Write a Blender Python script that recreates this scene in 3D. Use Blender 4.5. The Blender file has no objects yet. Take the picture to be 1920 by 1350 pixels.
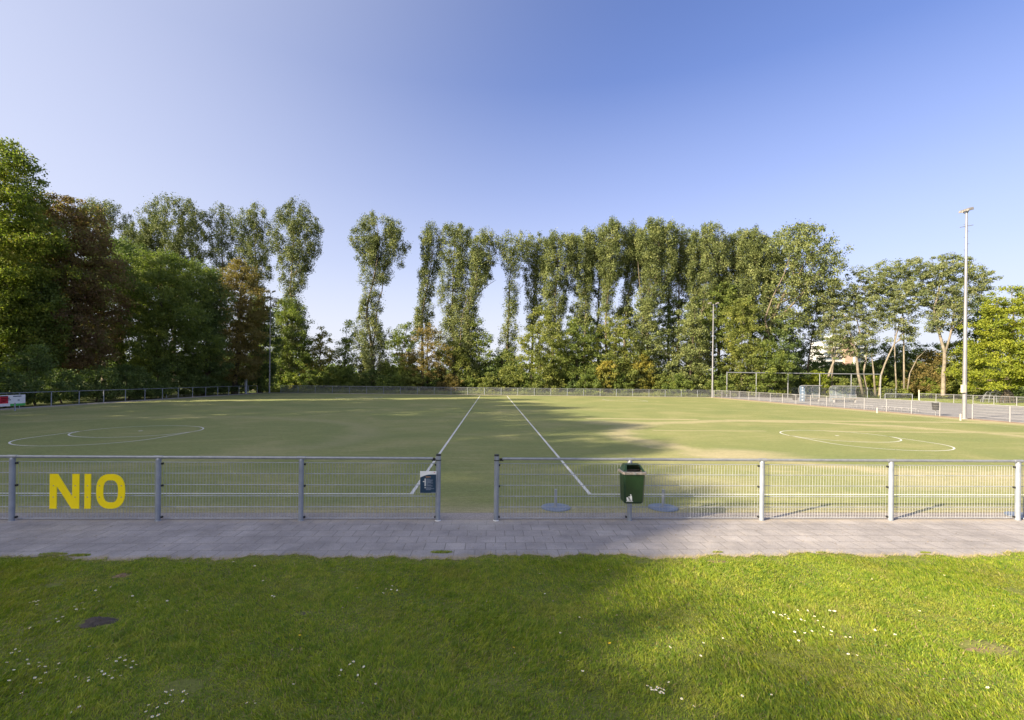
import bpy, math, random
import numpy as np
from mathutils import Vector, Matrix, Euler

# ------------------------------------------------------------------ camera, world, sun
SC = bpy.context.scene
COL = SC.collection
F = 900.0; CX = 960.0; CY = 710.0; YAW = math.radians(2.36); ROLL = math.radians(0.66); CAMH = 2.5
cd = bpy.data.cameras.new('camera'); cam = bpy.data.objects.new('camera', cd); COL.objects.link(cam)
cd.sensor_width = 36; cd.lens = 36 * F / 1920; cd.shift_y = 35 / 1920; cd.clip_start = 0.05; cd.clip_end = 4000
cam.matrix_world = Matrix.Translation((0, 0, CAMH)) @ Matrix.Rotation(-YAW, 4, 'Z') @ Matrix.Rotation(math.radians(90), 4, 'X') @ Matrix.Rotation(ROLL, 4, 'Z')
SC.camera = cam

SUN_EL = math.radians(24.2); SUN_DIR = Vector((-0.883, -0.470, 0)).normalized()
w = bpy.data.worlds.new('World'); SC.world = w; w.use_nodes = True
nt = w.node_tree; nt.nodes.clear()
sky = nt.nodes.new('ShaderNodeTexSky'); sky.sky_type = 'NISHITA'; sky.sun_disc = False
sky.sun_elevation = SUN_EL; sky.sun_rotation = math.atan2(SUN_DIR.x, SUN_DIR.y)
sky.air_density = 1.0; sky.dust_density = 1.2; sky.ozone_density = 2.0; sky.altitude = 0
hs = nt.nodes.new('ShaderNodeMix'); hs.data_type = 'RGBA'; hs.blend_type = 'MULTIPLY'; hs.inputs[0].default_value = 1
hs.inputs[7].default_value = (0.43, 0.48, 0.74, 1)
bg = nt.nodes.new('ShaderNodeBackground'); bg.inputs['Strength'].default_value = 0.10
wo = nt.nodes.new('ShaderNodeOutputWorld')
nt.links.new(sky.outputs[0], hs.inputs[6]); 
# summer haze: the sky pales towards the horizon and towards the sun's side
tc = nt.nodes.new('ShaderNodeTexCoord'); sep = nt.nodes.new('ShaderNodeSeparateXYZ'); nt.links.new(tc.outputs['Generated'], sep.inputs[0])
hr = nt.nodes.new('ShaderNodeValToRGB'); nt.links.new(sep.outputs[2], hr.inputs[0]); e_ = hr.color_ramp.elements
for _i in range(4): e_.new(0.5)
for _e, (_p, _v) in zip(e_, ((0.0, 1.0), (0.10, 0.85), (0.22, 0.54), (0.36, 0.30), (0.52, 0.08), (0.75, 0.0))): _e.position = _p; _e.color = (_v, _v, _v, 1)
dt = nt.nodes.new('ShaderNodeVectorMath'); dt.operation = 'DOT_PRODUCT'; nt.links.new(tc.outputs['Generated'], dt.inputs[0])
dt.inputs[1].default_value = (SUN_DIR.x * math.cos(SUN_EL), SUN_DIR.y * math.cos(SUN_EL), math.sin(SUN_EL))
mr = nt.nodes.new('ShaderNodeMapRange'); mr.interpolation_type = 'SMOOTHSTEP'; nt.links.new(dt.outputs['Value'], mr.inputs[0])
mr.inputs[1].default_value = -0.35; mr.inputs[2].default_value = 0.75; mr.inputs[3].default_value = 0.0; mr.inputs[4].default_value = 0.66
m1 = nt.nodes.new('ShaderNodeMath'); m1.operation = 'SUBTRACT'; m1.inputs[0].default_value = 1; nt.links.new(hr.outputs[0], m1.inputs[1])
m2 = nt.nodes.new('ShaderNodeMath'); m2.operation = 'SUBTRACT'; m2.inputs[0].default_value = 1; nt.links.new(mr.outputs[0], m2.inputs[1])
m3 = nt.nodes.new('ShaderNodeMath'); m3.operation = 'MULTIPLY'; nt.links.new(m1.outputs[0], m3.inputs[0]); nt.links.new(m2.outputs[0], m3.inputs[1])
hm = nt.nodes.new('ShaderNodeMix'); hm.data_type = 'RGBA'; hm.inputs[6].default_value = (2.80, 2.86, 3.15, 1)
nt.links.new(m3.outputs[0], hm.inputs[0]); nt.links.new(hs.outputs[2], hm.inputs[7]); 
mr2 = nt.nodes.new('ShaderNodeMapRange'); mr2.interpolation_type = 'SMOOTHSTEP'; nt.links.new(dt.outputs['Value'], mr2.inputs[0])  # extra sky glow round the sun, out of view, added as fill light
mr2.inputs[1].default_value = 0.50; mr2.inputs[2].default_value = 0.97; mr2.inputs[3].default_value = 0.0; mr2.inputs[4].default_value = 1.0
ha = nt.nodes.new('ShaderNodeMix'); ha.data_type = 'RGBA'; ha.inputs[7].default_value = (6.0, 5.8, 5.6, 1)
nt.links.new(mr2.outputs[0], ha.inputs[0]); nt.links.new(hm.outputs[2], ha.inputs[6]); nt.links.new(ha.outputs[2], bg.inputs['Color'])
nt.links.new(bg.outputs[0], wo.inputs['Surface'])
sl = bpy.data.lights.new('sun', 'SUN'); sl.energy = 4.75; sl.angle = math.radians(0.55); sl.color = (1.0, 0.85, 0.61)
so = bpy.data.objects.new('sun', sl); COL.objects.link(so)
tosun = Vector((SUN_DIR.x * math.cos(SUN_EL), SUN_DIR.y * math.cos(SUN_EL), math.sin(SUN_EL)))
so.rotation_euler = tosun.to_track_quat('Z', 'Y').to_euler(); so.location = (-60, -40, 60)
SC.view_settings.view_transform = 'Standard'; SC.view_settings.look = 'None'
SC.view_settings.exposure = 1.68; SC.view_settings.gamma = 1; SC.view_settings.use_curve_mapping = False
SC.cycles.max_bounces = 6; SC.cycles.diffuse_bounces = 3; SC.cycles.transparent_max_bounces = 8
SC.cycles.use_adaptive_sampling = True

# ------------------------------------------------------------------ survey helpers (read positions off the photo once, build in metres)
def ray(px, py):
    u = (px - CX) / F; v = (CY - py) / F
    c, s = math.cos(ROLL), math.sin(ROLL)
    return u * c - v * s, v * c + u * s
def cam2w(u, d):      # lateral ratio u at depth d -> world x, y
    X = u * d
    return (X * math.cos(YAW) + d * math.sin(YAW), -X * math.sin(YAW) + d * math.cos(YAW))
def G(px, py):        # ground point
    u, v = ray(px, py); d = CAMH / -v
    return cam2w(u, d)
def P(px, d, py=712):
    u, v = ray(px, py); return cam2w(u, d)
def ZZ(px, py, d):
    u, v = ray(px, py); return CAMH + v * d
def PY(px, Y):        # point in column px on the line world y = Y
    u, v = ray(px, 712); a = math.atan(u) + YAW
    return (Y * math.tan(a), Y)
def PX(px, X):        # point in column px on the line world x = X
    u, v = ray(px, 712); a = math.atan(u) + YAW
    return (X, X / math.tan(a))

# ------------------------------------------------------------------ mesh helpers
ORG = {}
def meta(o, label=None, cat=None, group=None, kind=None):
    if label: o['label'] = label
    if cat: o['category'] = cat
    if group: o['group'] = group
    if kind: o['kind'] = kind
    return o
def thing(name, label, cat, loc=(0, 0, 0), group=None):
    o = bpy.data.objects.new(name, None); COL.objects.link(o)
    o.location = loc; o.empty_display_size = 0.2
    ORG[o.name] = Vector(loc)
    return meta(o, label, cat, group)
def npmesh(name, V, faces_n, idx, mat, smooth=False, parent=None):
    """V (n,3) float; faces_n list/array of loop counts; idx flat loop vertex indices"""
    V = np.asarray(V, dtype=np.float32)
    if parent is not None:
        V = V - np.array(ORG[parent.name], dtype=np.float32)
    me = bpy.data.meshes.new(name)
    me.vertices.add(len(V)); me.vertices.foreach_set('co', V.ravel())
    idx = np.asarray(idx, dtype=np.int32); fn = np.asarray(faces_n, dtype=np.int32)
    me.loops.add(len(idx)); me.loops.foreach_set('vertex_index', idx)
    me.polygons.add(len(fn))
    st = np.concatenate([[0], np.cumsum(fn)[:-1]]).astype(np.int32)
    me.polygons.foreach_set('loop_start', st)
    try: me.polygons.foreach_set('loop_total', fn)
    except Exception: pass
    me.polygons.foreach_set('use_smooth', np.full(len(fn), bool(smooth)))
    me.update(calc_edges=True)
    if mat: me.materials.append(mat)
    o = bpy.data.objects.new(name, me); COL.objects.link(o)
    if parent is not None:
        o.parent = parent; ORG[o.name] = ORG[parent.name]
    else: ORG[o.name] = Vector((0, 0, 0))
    return o
class MB:
    def __init__(s): s.v = []; s.f = []
    def add(s, vs, fs):
        b = len(s.v); s.v += [tuple(p) for p in vs]; s.f += [tuple(i + b for i in f) for f in fs]; return s
    def box(s, c, size, rz=0):
        hx, hy, hz = size[0] / 2, size[1] / 2, size[2] / 2
        ca, sa = math.cos(rz), math.sin(rz); vs = []
        for z in (-hz, hz):
            for x, y in ((-hx, -hy), (hx, -hy), (hx, hy), (-hx, hy)):
                vs.append((c[0] + x * ca - y * sa, c[1] + x * sa + y * ca, c[2] + z))
        return s.add(vs, [(3, 2, 1, 0), (4, 5, 6, 7), (0, 1, 5, 4), (1, 2, 6, 5), (2, 3, 7, 6), (3, 0, 4, 7)])
    def tube(s, pts, r, n=8, cap=True):
        pts = [Vector(p) for p in pts]; m = len(pts)
        rs = r if isinstance(r, (list, tuple)) else [r] * m
        b = len(s.v); up0 = None
        for i, p in enumerate(pts):
            t = (pts[min(i + 1, m - 1)] - pts[max(i - 1, 0)]).normalized()
            a = Vector((0, 0, 1)) if abs(t.z) < 0.9 else Vector((1, 0, 0))
            if up0 is None: up0 = a
            x = t.cross(up0)
            if x.length < 1e-4: x = t.cross(Vector((0.3, 1, 0.2)))
            x.normalize(); y = t.cross(x)
            for k in range(n):
                an = 2 * math.pi * k / n
                s.v.append(tuple(p + (x * math.cos(an) + y * math.sin(an)) * rs[i]))
        for i in range(m - 1):
            for k in range(n):
                k2 = (k + 1) % n
                s.f.append((b + i * n + k, b + i * n + k2, b + (i + 1) * n + k2, b + (i + 1) * n + k))
        if cap:
            s.f.append(tuple(b + k for k in range(n))[::-1]); s.f.append(tuple(b + (m - 1) * n + k for k in range(n)))
        return s
    def cyl(s, x, y, z0, z1, r, n=16, r2=None):
        return s.tube([(x, y, z0), (x, y, z1)], [r, r if r2 is None else r2], n)
    def prism(s, pts, y0, y1, T=lambda p: p):
        """polygon in (x,z) extruded along y"""
        n = len(pts); vs = [T((x, y0, z)) for x, z in pts] + [T((x, y1, z)) for x, z in pts]
        fs = [tuple(range(n)), tuple(range(2 * n - 1, n - 1, -1))]
        fs += [(i, i + n, (i + 1) % n + n, (i + 1) % n) for i in range(n)]
        return s.add(vs, fs)
    def build(s, name, mat, parent=None, smooth=False, bevel=0):
        fn = [len(f) for f in s.f]; idx = [i for f in s.f for i in f]
        o = npmesh(name, np.array(s.v), fn, idx, mat, False, parent)
        if smooth:
            me = o.data; fl = [len(p.vertices) <= 4 for p in me.polygons]
            me.polygons.foreach_set('use_smooth', fl)
            if hasattr(me, 'set_sharp_from_angle'): me.set_sharp_from_angle(angle=math.radians(40))
        if bevel:
            m = o.modifiers.new('bevel', 'BEVEL'); m.width = bevel; m.segments = 2; m.limit_method = 'ANGLE'
        return o

# ------------------------------------------------------------------ materials
class NT:
    def __init__(s, name):
        s.m = bpy.data.materials.new(name); s.m.use_nodes = True; s.t = s.m.node_tree; s.t.nodes.clear()
        s.out = s.n('ShaderNodeOutputMaterial')
    def n(s, k, **kw):
        o = s.t.nodes.new(k)
        for a, b in kw.items(): setattr(o, a, b)
        return o
    def l(s, a, b): s.t.links.new(a, b)
    def pos(s): return s.n('ShaderNodeNewGeometry').outputs['Position']
    def obj(s): return s.n('ShaderNodeTexCoord').outputs['Object']
    def mapping(s, vec, scale=(1, 1, 1), rot=(0, 0, 0), loc=(0, 0, 0)):
        m = s.n('ShaderNodeMapping'); m.inputs['Scale'].default_value = scale; m.inputs['Rotation'].default_value = rot; m.inputs['Location'].default_value = loc
        s.l(vec, m.inputs['Vector']); return m.outputs[0]
    def noise(s, vec, sc, det=4, rough=0.55, dist=0):
        t = s.n('ShaderNodeTexNoise'); t.inputs['Scale'].default_value = sc; t.inputs['Detail'].default_value = det
        t.inputs['Roughness'].default_value = rough; t.inputs['Distortion'].default_value = dist
        s.l(vec, t.inputs['Vector']); return t.outputs[0]
    def ramp(s, fac, *st):
        r = s.n('ShaderNodeValToRGB'); e = r.color_ramp.elements
        while len(e) < len(st): e.new(0.5)
        for i, (p, c) in enumerate(st):
            e[i].position = p; e[i].color = (*c, 1) if isinstance(c, tuple) else (c, c, c, 1)
        s.l(fac, r.inputs[0]); return r.outputs[0]
    def mix(s, f, a, b, mode='MIX'):
        m = s.n('ShaderNodeMix', data_type='RGBA', blend_type=mode)
        for v, i in ((f, 0), (a, 6), (b, 7)):
            if isinstance(v, (int, float)): m.inputs[i].default_value = v if i == 0 else (v, v, v, 1)
            elif isinstance(v, tuple): m.inputs[i].default_value = (*v, 1)
            else: s.l(v, m.inputs[i])
        return m.outputs[2]
    def math(s, op, a, b=None, c=None):
        m = s.n('ShaderNodeMath', operation=op)
        for v, i in ((a, 0), (b, 1), (c, 2)):
            if v is None: continue
            if isinstance(v, (int, float)): m.inputs[i].default_value = v
            else: s.l(v, m.inputs[i])
        return m.outputs[0]
    def bsdf(s, col, rough=0.8, metal=0, spec=0.3, bump=None, bs=0.3, bd=0.01):
        p = s.n('ShaderNodeBsdfPrincipled')
        if isinstance(col, tuple): p.inputs['Base Color'].default_value = (*col, 1)
        else: s.l(col, p.inputs['Base Color'])
        if isinstance(rough, (int, float)): p.inputs['Roughness'].default_value = rough
        else: s.l(rough, p.inputs['Roughness'])
        p.inputs['Metallic'].default_value = metal; p.inputs['Specular IOR Level'].default_value = spec
        if bump is not None:
            b = s.n('ShaderNodeBump'); b.inputs['Strength'].default_value = bs; b.inputs['Distance'].default_value = bd
            s.l(bump, b.inputs['Height']); s.l(b.outputs[0], p.inputs['Normal'])
        return p
    def done(s, p): s.l(p.outputs[0], s.out.inputs['Surface']); return s.m

def mat_var(name, c1, c2, sc=3, rough=0.6, metal=0, spec=0.3, bump=0, bd=0.005):
    k = NT(name); nz = k.noise(k.pos(), sc, 6, 0.6)
    col = k.ramp(nz, (0.3, c1), (0.7, c2))
    return k.done(k.bsdf(col, rough, metal, spec, nz if bump else None, bump, bd))

def leaf_mat(name, a, b, c, trans=0.3):
    """a,b,c: three leaf tints; chosen per leaf and per sprig"""
    k = NT(name)
    g = k.n('ShaderNodeNewGeometry')
    nz = k.noise(k.obj(), 0.45, 3, 0.6)
    f = k.math('ADD', k.math('MULTIPLY', g.outputs['Random Per Island'], 0.5), k.math('MULTIPLY_ADD', nz, 1.6, -0.55))
    col = k.ramp(f, (0.1, a), (0.5, b), (0.95, c))
    p = k.bsdf(col, 0.55, 0, 0.25)
    t = k.n('ShaderNodeBsdfTranslucent'); k.l(k.mix(1.0, col, (1.1, 1.25, 0.6), 'MULTIPLY'), t.inputs[0])
    m = k.n('ShaderNodeMixShader'); m.inputs[0].default_value = trans
    k.l(p.outputs[0], m.inputs[1]); k.l(t.outputs[0], m.inputs[2])
    return k.done(m)

M = {}
M['poplar'] = leaf_mat('poplar_leaves', (0.058, 0.080, 0.028), (0.135, 0.165, 0.054), (0.27, 0.285, 0.105), 0.16)
M['green'] = leaf_mat('green_leaves', (0.075, 0.112, 0.030), (0.144, 0.188, 0.044), (0.250, 0.281, 0.062), 0.4)
M['deep'] = leaf_mat('deep_green_leaves', (0.058, 0.091, 0.029), (0.107, 0.153, 0.046), (0.182, 0.227, 0.062), 0.35)
M['maple'] = leaf_mat('maple_leaves', (0.100, 0.138, 0.030), (0.188, 0.237, 0.040), (0.350, 0.312, 0.069), 0.45)
M['copper'] = leaf_mat('copper_leaves', (0.135, 0.068, 0.046), (0.223, 0.155, 0.081), (0.230, 0.270, 0.068), 0.45)
M['rust'] = leaf_mat('rust_leaves', (0.127, 0.115, 0.039), (0.207, 0.167, 0.057), (0.287, 0.213, 0.075), 0.4)
M['lime'] = leaf_mat('lime_leaves', (0.11, 0.15, 0.018), (0.19, 0.225, 0.023), (0.29, 0.3, 0.03), 0.3)
M['yellow'] = leaf_mat('yellowing_leaves', (0.115, 0.138, 0.032), (0.230, 0.218, 0.046), (0.414, 0.322, 0.057), 0.33)
M['willow'] = leaf_mat('willow_leaves', (0.086, 0.115, 0.048), (0.161, 0.190, 0.075), (0.265, 0.270, 0.121), 0.28)
M['shrub'] = leaf_mat('shrub_leaves', (0.086, 0.113, 0.029), (0.167, 0.196, 0.046), (0.287, 0.287, 0.069), 0.33)
M['bark'] = mat_var('grey_bark', (0.09, 0.075, 0.055), (0.20, 0.165, 0.12), 4, 0.9)
M['bark_dark'] = mat_var('dark_bark', (0.04, 0.033, 0.025), (0.10, 0.08, 0.06), 4, 0.9)
M['bark_pale'] = mat_var('pale_bark', (0.12, 0.105, 0.085), (0.27, 0.23, 0.185), 2, 0.85)
M['galv'] = mat_var('galvanised_steel', (0.22, 0.235, 0.265), (0.32, 0.335, 0.365), 9, 0.42, 0.45, 0.5)
M['galv_post'] = mat_var('painted_post', (0.21, 0.235, 0.285), (0.29, 0.315, 0.37), 6, 0.45, 0.15, 0.5)
M['wire'] = mat_var('fence_wire', (0.27, 0.29, 0.33), (0.40, 0.42, 0.46), 7, 0.45, 0.2, 0.5)
M['pale'] = mat_var('pale_post', (0.24, 0.24, 0.26), (0.32, 0.32, 0.34), 6, 0.5, 0.1, 0.5)
M['black'] = mat_var('black_plastic', (0.012, 0.012, 0.013), (0.03, 0.03, 0.032), 10, 0.5)
M['yellow_paint'] = mat_var('yellow_sheet', (0.86, 0.66, 0.002), (0.92, 0.72, 0.003), 5, 0.35, 0, 0.4)
M['white'] = mat_var('white_paint', (0.68, 0.68, 0.68), (0.8, 0.8, 0.8), 5, 0.5)
M['navy'] = mat_var('navy_print', (0.012, 0.035, 0.075), (0.016, 0.045, 0.09), 5, 0.3, 0, 0.5)
M['print'] = mat_var('grey_print', (0.13, 0.16, 0.23), (0.20, 0.24, 0.31), 60, 0.4)
M['orange'] = mat_var('orange_print', (0.5, 0.22, 0.08), (0.6, 0.3, 0.1), 40, 0.4)
M['bin'] = mat_var('dark_green_paint', (0.008, 0.026, 0.011), (0.013, 0.038, 0.016), 8, 0.35, 0, 0.5)
M['bin_rim'] = mat_var('worn_rim_steel', (0.20, 0.17, 0.16), (0.40, 0.36, 0.34), 25, 0.45, 0.5, 0.5)
M['dark'] = mat_var('bin_inside', (0.005, 0.006, 0.005), (0.012, 0.014, 0.012), 8, 0.8)
M['disc'] = mat_var('blue_grey_steel', (0.14, 0.18, 0.25), (0.21, 0.25, 0.33), 12, 0.5, 0.1, 0.4)
M['red'] = mat_var('red_print', (0.55, 0.02, 0.05), (0.65, 0.04, 0.07), 5, 0.4)
M['green_print'] = mat_var('green_print', (0.06, 0.35, 0.08), (0.08, 0.42, 0.10), 5, 0.4)
M['brick'] = mat_var('pale_brick', (0.36, 0.25, 0.20), (0.44, 0.32, 0.26), 2, 0.8)
M['wall_white'] = mat_var('white_render', (0.46, 0.46, 0.47), (0.56, 0.56, 0.57), 1, 0.8)
M['window'] = mat_var('window_glass', (0.12, 0.15, 0.20), (0.25, 0.30, 0.36), 0.6, 0.15, 0, 0.6)
M['wood'] = mat_var('weathered_wood', (0.25, 0.18, 0.10), (0.36, 0.27, 0.16), 8, 0.8)
M['concrete'] = mat_var('concrete', (0.34, 0.32, 0.30), (0.50, 0.47, 0.44), 6, 0.9)
M['earth'] = mat_var('dark_earth', (0.035, 0.030, 0.028), (0.09, 0.075, 0.065), 30, 0.95, bump=0.6)
M['dry'] = mat_var('dry_earth', (0.10, 0.075, 0.04), (0.24, 0.17, 0.10), 30, 0.95, bump=0.6)
def glassy():
    k = NT('clear_sheet'); p = k.bsdf((0.30, 0.36, 0.42), 0.12, 0, 0.6)
    t = k.n('ShaderNodeBsdfTransparent'); m = k.n('ShaderNodeMixShader'); m.inputs[0].default_value = 0.35
    k.l(t.outputs[0], m.inputs[1]); k.l(p.outputs[0], m.inputs[2]); return k.done(m)
M['glass'] = glassy()

# ---- ground surfaces
SPOTS = [(-15.45, 19.4, 21.8), (16.15, 19.4, 21.8), (-15.9, 59.7, 57.2), (16.3, 59.7, 57.2)]
def turf():
    k = NT('artificial_turf'); pos = k.pos()
    sx = k.n('ShaderNodeSeparateXYZ'); k.l(pos, sx.inputs[0]); X, Y = sx.outputs[0], sx.outputs[1]
    n1 = k.noise(pos, 0.22, 5, 0.6, 0.6); n2 = k.noise(k.mapping(pos, (0.5, 3.0, 1)), 1.1, 6, 0.65); n3 = k.noise(pos, 38, 4, 0.7)
    n4 = k.noise(k.mapping(pos, (0.35, 4.5, 1), (0, 0, 0.06)), 2.4, 5, 0.7)
    col = k.ramp(n1, (0.3, (0.168, 0.198, 0.076)), (0.7, (0.228, 0.236, 0.092)))
    sand = (0.40, 0.345, 0.215)
    # sand drift
    s1 = k.ramp(k.math('ADD', k.math('MULTIPLY', n2, 0.5), k.math('MULTIPLY', n1, 0.5)), (0.50, 0.0), (0.70, 0.45))
    wear = s1
    def radial(cx, cy, r, wd, ex=1.0):
        dx = k.math('MULTIPLY', k.math('SUBTRACT', X, cx), ex); dy = k.math('SUBTRACT', Y, cy)
        d = k.math('SQRT', k.math('ADD', k.math('MULTIPLY', dx, dx), k.math('MULTIPLY', dy, dy)))
        d = k.math('ADD', d, k.math('MULTIPLY_ADD', n1, 3.2, -1.6))
        d = k.math('ADD', d, k.math('MULTIPLY_ADD', n2, 1.4, -0.7))
        q = k.math('ABSOLUTE', k.math('SUBTRACT', d, r))
        v = k.n('ShaderNodeMapRange', interpolation_type='SMOOTHSTEP'); k.l(q, v.inputs[0]); v.inputs[1].default_value = 0; v.inputs[2].default_value = wd
        v.inputs[3].default_value = 1; v.inputs[4].default_value = 0; return v.outputs[0]
    def add(f, amt):
        nonlocal wear
        wear = k.math('MAXIMUM', wear, k.math('MULTIPLY', f, amt))
    add(radial(16.0, 20.8, 8.6, 1.1, 0.86), 0.7)      # loop worn round the near right target
    add(radial(7.6, 15.6, 0.2, 2.0, 0.75), 0.9)        # bare patch beside it
    add(radial(7.0, 27.5, 0.2, 1.8, 0.7), 0.55)
    add(radial(14.0, 12.0, 0.5, 1.8, 0.35), 0.6)       # sandy strip behind the near fence
    add(radial(-15.7, 20.8, 8.6, 1.2, 0.86), 0.25)
    add(radial(5.0, 11.5, 0.3, 1.5, 0.5), 0.4)
    # sandy threads where lines of older pitches were
    def thread(y0, x0, x1, wd, amt, slope=0.0):
        nonlocal wear
        yy = k.math('SUBTRACT', Y, k.math('MULTIPLY_ADD', X, slope, y0))
        yy = k.math('ADD', yy, k.math('MULTIPLY_ADD', n1, 0.5, -0.25))
        v = k.n('ShaderNodeMapRange', interpolation_type='SMOOTHSTEP'); k.l(k.math('ABSOLUTE', yy), v.inputs[0]); v.inputs[2].default_value = wd
        v.inputs[3].default_value = 1; v.inputs[4].default_value = 0
        g = k.math('MULTIPLY', v.outputs[0], k.math('MULTIPLY', k.math('GREATER_THAN', X, x0), k.math('LESS_THAN', X, x1)))
        add(g, amt)
    thread(30.4, 6.0, 13.3, 0.55, 0.9); thread(30.4, 15.0, 33.5, 0.75, 0.75, -0.02)
    thread(23.6, 8.0, 13.8, 0.35, 0.55); thread(24.1, 17.0, 33.5, 0.5, 0.6, -0.02)
    # dusty edges of the turf
    def edge(val, lo, hi, a0, a1):
        v = k.n('ShaderNodeMapRange'); k.l(k.math('ADD', val, k.math('MULTIPLY_ADD', n2, 0.5, -0.25)), v.inputs[0])
        v.inputs[1].default_value = lo; v.inputs[2].default_value = hi; v.inputs[3].default_value = a0; v.inputs[4].default_value = a1
        return v.outputs[0]
    add(edge(Y, 8.9, 9.7, 1, 0), 0.75); add(edge(Y, 70.6, 72.0, 0, 1), 0.6); add(edge(X, 31.2, 33.3, 0, 1), 0.8); add(edge(X, -32.6, -31.0, 1, 0), 0.35)
    wear = k.math('MULTIPLY', wear, k.math('MULTIPLY_ADD', n4, 2.2, -0.15))
    col = k.mix(k.math('MINIMUM', wear, 0.9), col, sand)
    col = k.mix(k.ramp(n4, (0.55, 0.0), (0.75, 0.42)), col, (0.42, 0.37, 0.22))
    n5 = k.noise(k.mapping(pos, (1.0, 5.0, 1)), 6.0, 5, 0.75); col = k.mix(1.0, col, k.ramp(n5, (0.3, 0.72), (0.7, 1.26)), 'MULTIPLY')
    col = k.mix(1.0, col, k.ramp(n3, (0.3, 0.74), (0.7, 1.24)), 'MULTIPLY')
    return k.done(k.bsdf(col, 0.95, 0, 0.12, n3, 0.5, 0.02))
def tiles():
    k = NT('concrete_tiles'); pos = k.pos()
    b = k.n('ShaderNodeTexBrick'); k.l(k.mapping(pos, (1, 1, 1), (0, 0, 0), (0.07, -6.70, 0)), b.inputs['Vector'])
    b.inputs['Scale'].default_value = 1; b.inputs['Brick Width'].default_value = 0.30; b.inputs['Row Height'].default_value = 0.30
    b.inputs['Mortar Size'].default_value = 0.007; b.inputs['Mortar Smooth'].default_value = 0.3
    b.inputs['Color1'].default_value = (0.295, 0.278, 0.285, 1); b.inputs['Color2'].default_value = (0.35, 0.33, 0.335, 1); b.inputs['Mortar'].default_value = (0.185, 0.17, 0.165, 1)
    n1 = k.noise(pos, 1.3, 6, 0.65); n2 = k.noise(pos, 45, 5, 0.7); n3 = k.noise(pos, 5, 5, 0.6, 0.5)
    sx = k.n('ShaderNodeSeparateXYZ'); k.l(pos, sx.inputs[0])
    col = k.mix(k.ramp(n3, (0.45, 0.0), (0.8, 0.6)), b.outputs[0], (0.40, 0.36, 0.33))
    col = k.mix(k.ramp(n1, (0.38, 0.6), (0.62, 0.0)), col, (0.17, 0.16, 0.165))
    # trodden sand drifts in the opening and along the fence
    dy = k.math('ABSOLUTE', k.math('SUBTRACT', sx.outputs[1], 8.55)); dx = k.math('ABSOLUTE', k.math('SUBTRACT', sx.outputs[0], -0.25))
    g = k.math('ADD', k.math('MULTIPLY', dx, 0.8), dy); g = k.math('ADD', g, k.math('MULTIPLY_ADD', n3, 1.2, -0.6))
    col = k.mix(k.ramp(g, (0.25, 0.75), (1.0, 0.0)), col, (0.34, 0.32, 0.30))
    gg = k.math('ADD', dy, k.math('MULTIPLY_ADD', n3, 0.7, -0.35))
    col = k.mix(k.ramp(gg, (0.0, 0.7), (0.28, 0.0)), col, (0.40, 0.34, 0.27))
    ed = k.math('ADD', k.math('SUBTRACT', sx.outputs[1], 6.70), k.math('MULTIPLY_ADD', n3, 0.5, -0.22))
    col = k.mix(k.ramp(ed, (0.0, 0.8), (0.16, 0.0)), col, (0.33, 0.27, 0.19))
    col = k.mix(1.0, col, k.ramp(n2, (0.25, 0.78), (0.75, 1.2)), 'MULTIPLY')
    h = k.math('ADD', k.math('MULTIPLY', b.outputs['Fac'], -1.0), k.math('MULTIPLY', n2, 0.25))
    return k.done(k.bsdf(col, 0.9, 0, 0.25, h, 0.5, 0.008))
def soil(name, a, b, c, sc):
    k = NT(name); pos = k.pos(); n1 = k.noise(pos, sc, 6, 0.65); n2 = k.noise(pos, sc * 25, 5, 0.7)
    col = k.ramp(n1, (0.3, a), (0.55, b), (0.75, c)); col = k.mix(1.0, col, k.ramp(n2, (0.3, 0.65), (0.7, 1.3)), 'MULTIPLY')
    return k.done(k.bsdf(col, 0.95, 0, 0.15, n2, 0.6, 0.02))
M['turf'] = turf(); M['tiles'] = tiles()
M['lawn'] = soil('lawn_soil', (0.10, 0.11, 0.035), (0.14, 0.16, 0.04), (0.22, 0.18, 0.09), 1.2)
M['ground'] = soil('rough_ground', (0.05, 0.06, 0.025), (0.08, 0.10, 0.03), (0.12, 0.12, 0.05), 0.4)
M['meadow'] = soil('mown_grass', (0.13, 0.17, 0.035), (0.19, 0.23, 0.045), (0.26, 0.26, 0.07), 0.3)
M['asphalt'] = soil('pale_asphalt', (0.20, 0.195, 0.20), (0.24, 0.235, 0.24), (0.28, 0.27, 0.27), 0.25)
M['strip'] = soil('dusty_strip', (0.28, 0.25, 0.23), (0.33, 0.30, 0.28), (0.38, 0.33, 0.28), 1.5)
M['edge'] = soil('sandy_edge', (0.22, 0.15, 0.11), (0.30, 0.22, 0.16), (0.38, 0.30, 0.22), 1.5)
def linemat():
    k = NT('line_paint'); pos = k.pos(); n = k.noise(pos, 14, 5, 0.7); n2 = k.noise(pos, 0.7, 3)
    c = k.mix(k.math('MULTIPLY', k.ramp(n, (0.45, 0.0), (0.7, 0.8)), k.ramp(n2, (0.3, 0.3), (0.7, 1.0))), (0.60, 0.60, 0.58), (0.38, 0.37, 0.26))
    return k.done(k.bsdf(c, 0.9, 0, 0.1))
M['line'] = linemat()
def fadedline():
    k = NT('worn_line_paint'); pos = k.pos(); n = k.noise(pos, 9, 5, 0.7)
    return k.done(k.bsdf(k.mix(k.ramp(n, (0.35, 0.0), (0.6, 1.0)), (0.60, 0.56, 0.40), (0.33, 0.31, 0.16)), 0.9, 0, 0.1))
M['faded'] = fadedline()
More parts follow.
